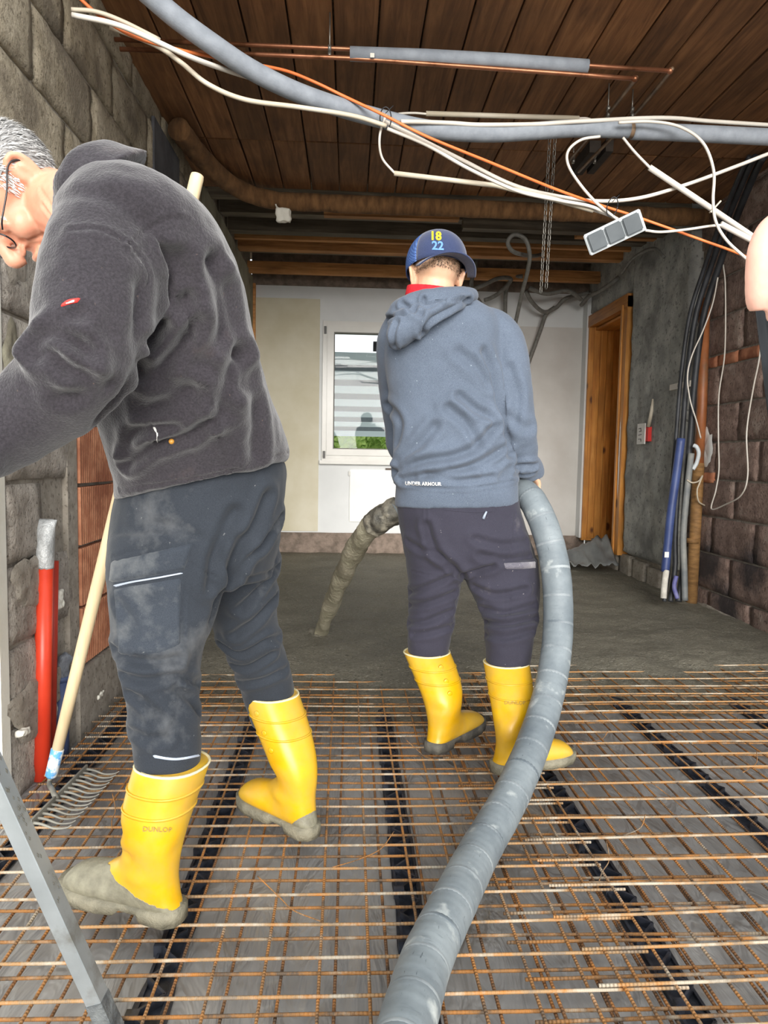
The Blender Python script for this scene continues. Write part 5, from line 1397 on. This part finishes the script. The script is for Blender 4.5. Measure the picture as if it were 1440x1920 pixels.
for ln, w, d, rdg in [([(800, 985), (815, 1030), (845, 1060), (866, 1078)], .012, .012, .7), ([(866, 1078), (900, 1068), (925, 1060)], .010, .009, .9), ([(765, 1015), (790, 1030), (830, 1042)], .010, .006, .9), ([(770, 1110), (800, 1100), (845, 1080)], .009, .008, 1.0), ([(770, 1135), (805, 1130), (850, 1112)], .009, .008, 1.0), ([(768, 1168), (800, 1165), (845, 1145)], .008, .008, 1.0), ([(775, 1190), (810, 1185), (848, 1172)], .008, .006, 1.0), ([(890, 1100), (930, 1115), (985, 1105)], .009, .008, 1.0), ([(905, 1140), (945, 1150), (1000, 1135)], .009, .008, 1.0), ([(912, 1165), (950, 1170), (1003, 1160)], .008, .009, 1.0), ([(912, 1190), (950, 1195), (998, 1182)], .008, .006, 1.0), ([(890, 1010), (940, 1022), (985, 1015)], .010, .006, .9), ([(900, 1040), (945, 1050), (990, 1045)], .010, .006, .9)]:
    S.fold(ln, w, d*1.1, rdg)
S.smooth(2)
for ln in ([(798, 950), (800, 990), (804, 1025)], [(966, 960), (962, 1010), (955, 1045)], [(772, 1070), (810, 1080), (858, 1082)], [(845, 1190), (848, 1140), (862, 1090)], [(945, 1055), (955, 1110), (955, 1160)], [(975, 1170), (972, 1200), (972, 1238)]):
    S.fold(ln, .003, .0026, .8)
S.refresh(); S.noise(.0018, 26)
S.obj('work_trousers', m_trous2, p2)
band(S, [(945, 1055), (975, 1052), (1006, 1050)], [(946, 1068), (975, 1068), (1006, 1066)], 14, 4, .005, 'pocket_flap', cloth_mat('worn_flap', srgb(84, 82, 92), srgb(110, 106, 114), srgb(160, 156, 156), 9, .45), p2)
band(S, [(825, 953), (880, 958), (930, 957)], [(825, 957), (880, 962), (930, 961)], 14, 2, .003, 'rear_pocket_welt', m_trous2, p2)
h = S.pick(908, 966)
g = G(); g.tube([h[0]+h[1]*.004+Vector((.006, 0, .012)), h[0]+h[1]*.005, h[0]+h[1]*.004+Vector((-.004, 0, -.012))], [.003, .004, .005], 8); g.obj('zip_pull', m_refl, p2)
# ================================================================== CABLES, PIPES AND FITTINGS
m_foam = M('grey_foam', srgb(128, 134, 142), srgb(146, 152, 160), 20, 0.75, 0.3, 160, 0.003)
m_cabw = M('white_cable', srgb(206, 198, 186), srgb(220, 214, 204), 6, 0.5)
m_cabb = M('beige_conduit', srgb(190, 178, 156), srgb(206, 196, 178), 6, 0.55)
m_cabo = M('orange_cable', srgb(222, 112, 54), srgb(232, 128, 70), 6, 0.5)
m_cop = M('copper_pipe', srgb(150, 98, 70), srgb(176, 122, 92), 12, 0.4, metal=0.8, c3=srgb(110, 70, 46), s3=6)
m_copd = M('tarnished_pipe', srgb(104, 84, 66), srgb(140, 116, 92), 14, 0.5, metal=0.4)
m_blackp = M('black_conduit', srgb(30, 31, 34), srgb(52, 54, 58), 10, 0.55)
m_steel = M('zinc_steel', srgb(120, 118, 112), srgb(156, 152, 144), 16, 0.4, metal=0.7)
def cable(name, label, cat, pts, r, mat, k=8, n=10, group=None, parent=None):
    q = spline(pts, k); g = G(); g.tube([P(*a) for a in q], r, n)
    if parent: return g.obj(name, mat, parent)
    return g.obj(name, mat, label=label, cat=cat, group=group)

# foam-covered pipe sagging under the ceiling
fp = [(120, -150, 2.22), (262, -26, 2.42), (330, 33, 2.50), (400, 84, 2.58), (470, 130, 2.68), (550, 170, 2.78), (640, 202, 2.88), (720, 224, 2.95), (790, 240, 3.0), (860, 248, 3.03), (930, 250, 3.05), (1000, 246, 3.06), (1080, 241, 3.08), (1178, 243, 3.10)]
fo = thing('foam_pipe', 'long grey foam-covered pipe sagging diagonally below the ceiling boards', 'pipe', P(*fp[0]))
q = spline(fp, 8); g = G(); g.tube([P(*a) for a in q], .0345, 20); g.obj('foam_sleeve', m_foam, fo)
q = spline([(1186, 246, 3.10), (1250, 248, 3.11), (1340, 252, 3.12), (1470, 258, 3.14), (1600, 262, 3.15), (1646, 264, 3.155)], 8); g = G(); g.tube([P(*a) for a in q], .0340, 20); g.obj('foam_sleeve', m_foam, fo)
g = G(); g.tube([P(1172, 243, 3.10), P(1194, 246, 3.10)], .031, 18); g.obj('sleeve_joint', m_copd, fo)
# copper pair with short insulation
cpz = thing('copper_pipes', 'pair of copper pipes running under the boards with elbows at the end', 'pipe', P(215, 78, 2.86))
g = G(); g.tube([P(215, 74, 2.86), P(655, 92, 2.86), P(1102, 123, 2.86), P(1258, 133, 2.86)], .0085, 12); g.obj('copper_run', m_cop, cpz)
g = G(); g.tube([P(225, 92, 2.84), P(655, 109, 2.84), P(1102, 141, 2.84), P(1192, 148, 2.84)], .0085, 12); g.obj('copper_run', m_cop, cpz)
g = G(); g.tube(spline([P(1256, 133, 2.86), P(1254, 137, 2.90), P(1190, 214, 3.34), P(1085, 322, 3.98)], 6), .0085, 12); g.obj('elbow_run', m_copd, cpz)
g = G(); g.tube(spline([P(1190, 148, 2.84), P(1188, 152, 2.88), P(1140, 214, 3.28), P(1066, 302, 3.90)], 6), .0085, 12); g.obj('elbow_run', m_copd, cpz)
for a in ((1256, 133, 2.86), (1190, 148, 2.84)):
    g = G(); g.ball(P(*a), .0125, 12, 8); g.obj('elbow', m_cop, cpz)
g = G(); g.tube([P(656, 101, 2.845), P(800, 106, 2.845), P(950, 114, 2.845), P(1102, 125, 2.845)], .0255, 20); sl = g.obj('insulation_sleeve', m_foam, cpz)
band_c = P(698, 104, 2.82); g = G(); g.box((band_c.x-.008, band_c.y-.002, band_c.z-.008), (band_c.x+.008, band_c.y, band_c.z+.008)); g.obj('sleeve_print', m_cabw, sl, smooth=False)
for i, (px, py, Y) in enumerate([(618, 98, 2.85), (1140, 210, 3.26), (1185, 212, 3.30), (1075, 298, 3.86), (1115, 298, 3.86)]):
    c = P(px, py, Y); g = G()
    for dz in (-.012, .014):
        g.tube([c+Vector((-.006, 0, dz)), c+Vector((.006, 0, dz))], .0125, 12)
    g.tube([c, Vector((c.x, c.y, ZC))], .003, 6); g.obj('pipe_clip', m_steel, cpz)
# dark fitting where the pipes drop away
c = P(1095, 305, 4.0); g = G(); g.box((c.x-.03, c.y-.18, c.z-.02), (c.x+.03, c.y+.12, ZC+.002)); g.box((c.x+.05, c.y-.2, c.z-.02), (c.x+.09, c.y+.1, ZC+.002)); g.obj('bracket', M('dark_bracket', srgb(40, 34, 28), srgb(58, 48, 40), 20, 0.8), cpz, smooth=False)

cable('white_conduit', 'thick white conduit leaving the left wall and crossing behind the foam pipe', 'conduit', [(135, 28, 2.44), (230, 50, 2.46), (350, 104, 2.53), (420, 130, 2.66), (470, 146, 2.77), (560, 172, 2.88), (640, 205, 2.98)], .0085, m_cabw)
cable('white_conduit', 'shorter grey-white conduit end above the thick one at the left wall', 'conduit', [(134, 18, 2.45), (180, 22, 2.46), (230, 40, 2.49), (300, 75, 2.55)], .007, m_cabb)
cable('beige_cable', 'beige cable sagging in a long curve below the foam pipe', 'cable', [(205, 50, 2.53), (290, 84, 2.585), (340, 118, 2.60), (390, 158, 2.63), (460, 187, 2.68), (560, 201, 2.74), (660, 217, 2.82), (724, 236, 2.865)], .0085, m_cabb)
cable('white_cable', 'white cable running from the tie down to the socket box and up right', 'cable', [(722, 228, 2.885), (790, 262, 2.90), (870, 302, 2.95), (960, 346, 3.01), (1040, 367, 3.066), (1120, 377, 3.10), (1200, 371, 3.10), (1290, 345, 3.12), (1380, 312, 3.15), (1470, 278, 3.18), (1560, 255, 3.20), (1630, 262, 3.22)], .0080, m_cabw)
cable('white_cable', 'second white cable tied beside the orange one', 'cable', [(726, 241, 2.885), (800, 272, 2.90), (880, 317, 2.94), (970, 358, 2.98), (1050, 376, 3.0), (1110, 388, 3.02), (1160, 412, 3.02)], .0070, m_cabw)
cd4 = thing('straight_conduit', 'straight beige conduit hanging above the cap of the hoodie man', 'conduit', P(740, 325, 2.98))
g = G(); g.tube([P(739, 325, 2.98), P(930, 348, 3.02), P(1040, 374, 3.028), P(1112, 395, 3.04)], .010, 12); g.obj('conduit_tube', m_cabb, cd4)
cable('thin_cable', None, None, [(724, 214, 2.88), (712, 255, 2.90), (716, 295, 2.95), (740, 325, 2.98)], .0048, m_cabw, parent=cd4)
cable('thin_cable', None, None, [(1110, 394, 3.04), (1140, 404, 3.05), (1165, 416, 3.04)], .0045, m_cabw, parent=cd4)
cd5 = thing('straight_conduit', 'straight beige conduit lying on top of the foam pipe', 'conduit', P(800, 214, 3.1))
g = G(); g.tube([P(799, 213, 3.10), P(1085, 222, 3.16)], .0105, 12); g.obj('conduit_tube', m_cabb, cd5)
cable('thin_cable', None, None, [(724, 222, 3.03), (745, 214, 3.06), (775, 212, 3.09), (802, 214, 3.10)], .0045, m_cabw, parent=cd5)
cable('thin_cable', None, None, [(1083, 222, 3.16), (1100, 222, 3.16), (1118, 228, 3.16)], .0045, m_cabw, parent=cd5)
cable('white_cable', 'white cable resting along the top of the foam pipe', 'cable', [(752, 228, 2.92), (800, 229, 2.96), (850, 231, 2.99), (900, 234, 3.008), (1000, 233, 3.026), (1050, 230, 3.034), (1100, 227, 3.043), (1240, 221, 3.10), (1340, 228, 3.12), (1470, 236, 3.14), (1580, 240, 3.15), (1640, 246, 3.16)], .0085, m_cabw)
cable('looped_cable', 'white cable dropping in a wide loop in front of the right wall', 'cable', [(1160, 230, 3.02), (1220, 228, 3.02), (1275, 238, 3.02), (1318, 268, 3.02), (1338, 320, 3.02), (1337, 375, 3.02), (1342, 415, 3.01), (1362, 450, 3.0), (1398, 484, 3.0), (1470, 548, 3.12), (1580, 650, 3.38)], .0062, m_cabw)
cable('looped_cable', 'thin white cable looping from the foam pipe into the socket box', 'cable', [(1125, 256, 3.06), (1090, 262, 3.05), (1066, 282, 3.04), (1065, 308, 3.03), (1085, 342, 3.02), (1118, 380, 3.01), (1158, 412, 3.0)], .0058, m_cabw)
cd9 = thing('slanted_conduit', 'two short white conduits slanting towards the right wall', 'conduit', P(1330, 390, 3.1))
g = G(); g.tube([P(1218, 314, 3.06), P(1335, 392, 3.12), P(1412, 444, 3.16), P(1580, 522, 3.38)], .0125, 12); g.obj('conduit_tube', m_cabw, cd9)
g = G(); g.tube([P(1352, 420, 3.06), P(1412, 452, 3.10), P(1580, 560, 3.38)], .0125, 12); g.obj('conduit_tube', m_cabw, cd9)
cable('thin_cable', None, None, [(1168, 258, 3.06), (1190, 285, 3.06), (1220, 316, 3.06)], .0055, m_cabw, parent=cd9)
g = G(); c = P(1340, 390, 3.10); g.beam(c+rt*-.02-up*.02, c+rt*.025+up*.03, .012, .006); g.obj('cable_clip', m_cabb, cd9, smooth=False)
cable('thin_cable', 'thin white lead from the socket box to the slanted conduits', 'cable', [(1210, 432, 3.0), (1240, 435, 3.02), (1290, 430, 3.04), (1330, 424, 3.05), (1356, 422, 3.06)], .0055, m_cabw)
cable('orange_cable', 'orange cable running diagonally across the whole ceiling', 'cable', [(146, -6, 2.46), (190, 32, 2.48), (250, 68, 2.50), (330, 92, 2.56), (390, 105, 2.64), (440, 115, 2.72), (490, 123, 2.78), (540, 134, 2.82), (590, 154, 2.85), (640, 178, 2.86), (680, 197, 2.85), (720, 216, 2.84), (800, 256, 2.86), (920, 305, 2.92), (1040, 354, 3.00), (1130, 386, 3.07), (1180, 402, 3.09), (1240, 423, 3.09), (1310, 448, 3.08), (1400, 482, 3.08), (1500, 535, 3.2), (1580, 600, 3.38)], .0058, m_cabo)
for i, (px, py, Y, lb) in enumerate([(723, 222, 2.87, 'black cable tie where the white and orange cables meet the foam pipe'), (1148, 388, 2.98, 'black cable tie bundling cables above the socket box')]):
    c = P(px, py, Y); g = G()
    ring = [c+(rt*.022*math.cos(a)+up*.03*math.sin(a))*(1.0)+fwd*(-.025*math.sin(a*1)) for a in [2*math.pi*j/20 for j in range(21)]]
    g.tube(ring, .0022, 6); g.tube([c+up*.02, c+up*.05+rt*.03], .0016, 5); g.obj('cable_tie', m_blackp, label=lb, cat='cable tie')

# triple socket box dangling on its cables
m_boxd = M('slate_plastic', srgb(78, 84, 88), srgb(92, 98, 102), 10, 0.5); m_boxl = M('pale_grey_plastic', srgb(188, 194, 196), srgb(200, 206, 208), 10, 0.5); m_boxk = M('dark_plastic', srgb(62, 66, 70), srgb(72, 76, 80), 10, 0.55)
bc = P(1152, 436, 3.0)
sb = thing('socket_box', 'grey triple outdoor socket box dangling from the ceiling cables', 'socket', bc)
e1 = (rt*math.cos(R(21))+up*math.sin(R(21))-fwd*.34).normalized(); nb = (-fwd*.8-rt*.30-up*.42); nb = (nb-e1*nb.dot(e1)).normalized(); e2 = nb.cross(e1)
def obox(c, a, b, d, name, mat, bev=.006):
    me = bpy.data.meshes.new('t'); g = G(); g.box((-a, -b, -d), (a, b, d)); me.from_pydata([tuple(v) for v in g.v], [], g.f); bm = bmesh.new(); bm.from_mesh(me)
    bmesh.ops.bevel(bm, geom=bm.edges[:], offset=bev, segments=2, affect='EDGES')
    for v in bm.verts: v.co = c+e1*v.co.x+e2*v.co.y+nb*v.co.z
    bmesh.ops.recalc_face_normals(bm, faces=bm.faces)
    return bm_obj(name, bm, mat, sb)
obox(bc-nb*.020, .118, .044, .022, 'back_box', m_boxk)
obox(bc+nb*.006, .119, .045, .006, 'frame', m_boxl, .004)
for k in (-1, 0, 1): obox(bc+e1*(.074*k)+nb*.014, .0345, .037, .009, 'socket_cover', m_boxd, .005)

# chain hanging from the ceiling
lm = G()
q = [Vector((.0075*math.cos(a), 0, .0105*math.sin(a)+(.007 if math.sin(a) > 0 else -.007))) for a in [2*math.pi*i/16 for i in range(16)]]
trs = []
for i in range(16):
    t = (q[(i+1) % 16]-q[i-1]).normalized(); b_ = t.cross(Vector((0, 1, 0)))
    trs.append([q[i]+b_*(.0021*math.cos(w))+Vector((0, 1, 0))*(.0021*math.sin(w)) for w in [2*math.pi*j/6 for j in range(6)]])
lm.rings(trs, False, True)
lme = bpy.data.meshes.new('link'); lme.from_pydata([tuple(v) for v in lm.v], [], lm.f); lme.update(); lme.polygons.foreach_set('use_smooth', [True]*len(lme.polygons)); lme.materials.append(m_steel)
ctop = P(1036, 262, 3.68); ch = thing('steel_chain', 'double strand of steel chain hanging below the ceiling boards', 'chain', ctop)
for s, dx in ((-1, -.014), (1, .014)):
    a = ctop+Vector((dx, 0, .04)); b_ = P(1019+5*s, 545-4*s, 3.68); n_ = int((a-b_).length/.029)
    for i in range(n_):
        c = a.lerp(b_, (i+.5)/n_)
        inst(lme, 'chain_link', Matrix.Translation(c) @ Matrix.Rotation(R(35+90*(i % 2)), 4, 'Z'), ch)

# grey flexible conduits in front of the back wall
m_flex = M('grey_flex', srgb(104, 102, 96), srgb(126, 124, 118), 30, 0.6, 0.4, 120)
for pts, lb in [([(1016, 477, 5.95), (1000, 480, 5.6), (978, 477, 5.25), (960, 470, 5.13), (952, 454, 5.09), (964, 440, 5.07), (984, 448, 5.09), (993, 475, 5.12), (990, 505, 5.2), (980, 545, 5.4), (971, 585, 5.6), (962, 630, 5.8), (955, 680, 6.0)], 'grey flexible conduit forming a high loop near the chain'),
        ([(893, 470, 6.6), (892, 495, 6.6), (884, 530, 6.65), (889, 552, 6.75), (902, 572, 6.85), (905, 610, 6.9)], 'grey flexible conduit dropping beside the cap behind the shoulder'),
        ([(880, 545, 6.6), (905, 535, 6.6), (935, 522, 6.6), (958, 524, 6.65), (940, 546, 6.72), (922, 558, 6.74), (908, 563, 6.74)], 'grey flexible conduit folded back in a low bow by the shoulder'),
        ([(980, 518, 6.65), (962, 522, 6.7), (949, 545, 6.85), (947, 600, 6.9), (945, 660, 6.92)], 'short grey conduit falling straight down the back wall'),
        ([(986, 545, 6.7), (998, 567, 6.75), (1020, 585, 6.8), (1042, 577, 6.82), (1060, 560, 6.8), (1086, 553, 6.77), (1104, 549, 6.72)], 'grey flexible conduit sagging in a bow toward the door corner'),
        ([(1040, 576, 6.84), (1024, 590, 6.86), (1013, 620, 6.9), (1000, 656, 6.92), (986, 694, 6.94)], 'grey conduit running diagonally down the white wall'),
        ([(992, 540, 6.6), (1025, 551, 6.62), (1058, 545, 6.62), (1075, 550, 6.62), (1090, 562, 6.66)], 'grey conduit lying along the top of the white wall'),
        ([(1090, 572, 6.80), (1104, 556, 6.62), (1126, 545, 6.40), (1148, 530, 6.14), (1160, 520, 6.12)], 'grey conduit climbing from the wall corner to the joists'),
        ([(1166, 512, 5.95), (1190, 482, 5.63), (1225, 466, 5.26), (1245, 482, 5.10)], 'thin grey conduit arching over the plastered wall')]:
    cable('flex_conduit', lb, 'conduit', pts, (.015 if 'high loop' in lb else .019) if 'thin' not in lb else .012, m_flex, 8, 12, 'grey flexible conduits at the back')
# scrap hanging from the matting
c = P(531, 404, 4.6); g = G(); g.box((c.x-.045, c.y-.02, c.z-.04), (c.x+.045, c.y+.02, c.z+.04)); g.tube([c+Vector((-.03, 0, .03)), c+Vector((-.05, 0, .07))], .006, 6); S = skin(g, .008, 1); S.noise(.012, 40)
S.obj('foam_scrap', m_render, label='small white foam scrap stuck under the rolled matting', cat='scrap')

# ---- pipes and cables standing in the right corner
m_brown = M('brown_drain', srgb(134, 78, 42), srgb(160, 98, 58), 8, 0.5, 0.2, 40, c3=srgb(116, 84, 58), s3=5)
m_brownw = M('mud_stained_drain', srgb(116, 84, 48), srgb(150, 112, 66), 14, 0.75, 0.5, 50, sc=(1, 1, 4))
bpz = thing('drain_pipe', 'brown drain pipe rising in the corner beside the black conduits', 'pipe', P(1296, 1125, 4.62))
g = G(); g.tube([P(1322, 560, 4.64), P(1316, 760, 4.64), P(1310, 872, 4.64)], .033, 20); g.obj('smooth_pipe', m_brown, bpz)
g = G(); g.tube([P(1310, 868, 4.64), P(1304, 980, 4.64), P(1296, 1132, 4.63)], .037, 20); g.obj('stained_pipe', m_brownw, bpz)
g = G(); g.tube([P(1299, 1010, 4.63), P(1298, 1018, 4.63)], .041, 20); g.obj('pipe_collar', m_brownw, bpz)
for i, (o_, r, lb) in enumerate([((0, 0), .020, 'thick black conduit bending up the right corner next to the brown pipe'), ((-16, 0), .017, 'second black conduit beside the thick one in the right corner'), ((-28, 8), .013, 'thin black conduit on the plaster side of the corner bundle')]):
    dx = o_[0]
    dx *= .95; pts = [(1431+dx, 294, 3.83), (1412+dx, 332, 4.0), (1376+dx, 420, 4.25), (1348+dx, 500, 4.42), (1320+dx, 590, 4.52), (1304+dx, 700, 4.56), (1294+dx, 820, 4.57), (1285+dx, 930, 4.57), (1281+dx, 1010, 4.56), (1281+dx, 1060, 4.55), (1276+dx, 1100, 4.52), (1272+dx, 1128, 4.50)]
    cable('black_conduit', lb, 'conduit', pts, r, m_blackp, 8, 12, 'black conduits in the right corner')
cable('blue_conduit', 'dark blue conduit leaning against the plaster in the corner bundle', 'conduit', [(1277, 822, 4.505), (1268, 890, 4.505), (1258, 960, 4.50), (1252, 1020, 4.50), (1247, 1072, 4.49)], .027, M('navy_conduit', srgb(48, 62, 108), srgb(64, 80, 128), 8, 0.5), 8, 14)
c = P(1250, 1040, 4.470); g = G(); g.box((c.x-.014, c.y-.0015, c.z-.018), (c.x+.014, c.y+.0015, c.z+.018)); g.obj('paper_label', m_wht, label='small white label on the dark blue conduit', cat='label', smooth=False)
cable('grey_pipe', 'grey water pipe in the middle of the corner bundle', 'pipe', [(1296, 850, 4.51), (1286, 940, 4.50), (1281, 1010, 4.49), (1283, 1070, 4.48), (1284, 1126, 4.46)], .020, M('grey_pipe_mud', srgb(104, 108, 110), srgb(140, 140, 134), 10, 0.6, 0.4, 40), 8, 14)
m_mudw = M('lime_mud', srgb(176, 172, 162), srgb(206, 202, 192), 30, 0.9, 0.8, 60)
for pts, lb, r in [([(1249, 1070, 4.48), (1247, 1085, 4.46), (1245, 1105, 4.44), (1244, 1122, 4.43)], 'lime-caked cable end curling out at the floor by the blue conduit', .020), ([(1268, 1080, 4.46), (1264, 1100, 4.45), (1270, 1122, 4.44)], 'purple-blue cable stub caked with lime at the floor', .014)]:
    cable('cable_stub', lb, 'cable', pts, r, m_mudw if 'lime-caked' in lb else M('violet_sheath', srgb(84, 84, 140), srgb(120, 120, 160), 14, 0.6), 8, 10)
cable('curved_stub', 'pale grey bent tube end hooked over the black conduits', 'pipe', [(1300, 835, 4.50), (1306, 838, 4.49), (1310, 850, 4.49), (1306, 868, 4.5), (1299, 880, 4.5)], .013, m_boxl, 8, 12)
cable('yellow_cord', 'cream cord tied around the pipes below the white filler patch', 'cord', [(1288, 900, 4.49), (1298, 905, 4.47), (1310, 902, 4.5), (1317, 892, 4.56), (1312, 905, 4.56), (1307, 920, 4.56), (1310, 940, 4.57), (1322, 948, 4.6)], .005, m_cabb, 8, 8)
cable('thin_wire', 'thin white wire hanging beside the black conduits', 'wire', [(1346, 520, 4.38), (1336, 570, 4.45), (1318, 620, 4.47), (1298, 665, 4.48), (1289, 705, 4.48), (1294, 750, 4.5), (1306, 790, 4.53), (1314, 822, 4.56)], .0045, m_cabw, 8, 8)
wp = [Wx(a, b_, WR-.022) for a, b_ in [(1356, 496), (1360, 540), (1359, 660), (1348, 740), (1347, 820), (1348, 880), (1342, 920), (1334, 954), (1360, 946), (1390, 928), (1402, 890), (1400, 810), (1412, 730), (1424, 670), (1428, 610), (1424, 540)]]
g = G(); g.tube(spline(wp, 8), .0045, 8); g.obj('thin_wire', m_cabw, label='thin white wire hanging in a long loop on the brown block wall', cat='wire')
# switch strip, tag and cable end on the plaster
c = Wx(1275, 723, WR-0.062); pl = thing('fixing_plate', 'small white fixing plate with a round hole on the plaster', 'plate', c)
g = G(); g.box((c.x-.006, c.y-.15, c.z-.02), (c.x+.02, c.y+.15, c.z+.02)); g.obj('plate', m_cabw, pl, smooth=False)
g = G(); g.tube([c+Vector((-.012, 0, 0)), c+Vector((0, 0, 0))], .016, 14); g.obj('screw_head', m_steel, pl)
c = Wx(1203, 816, WR-0.075); tg = thing('paper_tag', 'white handwritten tag on a red box beside the door frame', 'tag', c)
g = G(); g.box((c.x-.012, c.y-.085, c.z-.07), (c.x-.004, c.y+.06, c.z+.09)); to = g.obj('tag_card', m_wht, tg, smooth=False)
g = G(); g.box((c.x-.004, c.y-.13, c.z-.05), (c.x+.05, c.y-.02, c.z+.06)); g.obj('red_box', m_red, tg, smooth=False)
ink = M('ink', srgb(50, 48, 50)); g = G(); x_ = c.x-.0135
for seg in ([(.03, .05), (-.01, .055), (-.02, .03), (.02, .03)], [(.03, .0), (-.03, .005)], [(.03, -.03), (-.02, -.03), (-.025, -.05)]):
    for a, b_ in zip(seg[:-1], seg[1:]): g.beam((x_, c.y+a[0], c.z+a[1]), (x_, c.y+b_[0], c.z+b_[1]), .004, .003, Vector((1, 0, 0)))
g.obj('handwriting', ink, to, smooth=False)
q = [Wx(1216, 800, WR-.08), Wx(1222, 770, WR-.08), Wx(1224, 748, WR-.075)]; g = G(); g.tube(q, [.014, .013, .006], 10); g.obj('cable_end', m_cabb, label='pale cable end poking up above the white tag', cat='cable')
# crumpled grey sheet on the door sill
g = G()
vs, fs = grid(0, 1, 0, 1, 24, 14, lambda x, y: 0)
ctr = P(1135, 1018, 6.1)
vs = [(ctr.x-.38+.40*x, ctr.y-.28+.6*y, .16+.16*max(0, 1-abs(y-.5)*2.2)*(.4+x)+.05*noise.noise(Vector((x*5, y*4, 1)))+.03*noise.noise(Vector((x*11, y*9, 4)))) for x, y, _ in vs]
o = mesh_obj('plastic_sheet', vs, fs, M('grey_sheet', srgb(96, 98, 98), srgb(120, 122, 120), 6, 0.4), label='crumpled grey plastic sheet lying on the door sill', cat='sheet')
md = o.modifiers.new('s', 'SOLIDIFY'); md.thickness = .004

# ================================================================== HAND WITH PHONE at the side of the opening
p3 = thing('person', 'raised hand of a bystander holding a black phone at the opening', 'person', (0.55, 0.5, 0.06))
m_skin3 = skin_mat('bystander_skin', srgb(222, 168, 148), srgb(232, 184, 166), srgb(220, 146, 130))
Wc = P(1640, 640, .50)
g = G()
fpts = [[(1560, 560, .50), (1480, 470, .48), (1440, 440, .47), (1424, 470, .465), (1428, 520, .47)]]
g.tube([P(2150, 1560, .56), P(1900, 1100, .52), P(1760, 820, .51), P(1660, 660, .50), P(1590, 560, .495), P(1540, 500, .49)], [(.040, .038), (.033, .030), (.028, .024), (.033, .020), (.040, .017), (.034, .013)], 16, True, rt)
for pts, r in [([(1560, 500, .49), (1500, 430, .47), (1455, 425, .455), (1428, 470, .45), (1422, 545, .455), (1424, 575, .46)], .0095), ([(1590, 520, .495), (1540, 450, .47), (1495, 460, .455), (1466, 530, .45), (1462, 600, .455)], .0098), ([(1620, 560, .50), (1580, 500, .47), (1535, 520, .455), (1510, 590, .45), (1510, 640, .455)], .0092), ([(1640, 600, .50), (1615, 560, .475), (1580, 590, .46), (1560, 640, .455)], .0082)]:
    pxtube(g, [(*a, r*(1.06-.05*i)) for i, a in enumerate(pts)], 12, 5)
pxtube(g, [(1650, 650, .50, .014), (1600, 640, .512, .0125), (1555, 610, .505, .011), (1515, 590, .494, .0105)], 12, 5)
S = skin(g, .0022, 3); S.obj('body', m_skin3, p3)
g = G(); pxtube(g, [(1790, 880, .512, .040), (1900, 1100, .52, .046), (2150, 1560, .56, .056), (2300, 1850, .60, .06)], 20); S = skin(g, .005, 2); S.noise(.004, 30); S.obj('sleeve', m_fleece, p3)
phc = P(1530, 668, .474); ph = thing('smartphone', 'black smartphone held in the raised hand', 'phone', phc)
pv = (rt*.12-up*.99).normalized(); ph_n = -fwd; pw_ = pv.cross(ph_n).normalized()
me = bpy.data.meshes.new('t'); g = G(); g.box((-.037, -.078, -.0042), (.037, .078, .0042)); me.from_pydata([tuple(v) for v in g.v], [], g.f); bm = bmesh.new(); bm.from_mesh(me)
bmesh.ops.bevel(bm, geom=bm.edges[:], offset=.0035, segments=3, affect='EDGES')
for v in bm.verts: v.co = phc+pw_*v.co.x+pv*v.co.y+ph_n*v.co.z
bmesh.ops.recalc_face_normals(bm, faces=bm.faces); bm_obj('phone_case', bm, M('black_glass', srgb(24, 25, 28), rough=0.25), ph, smooth=True)
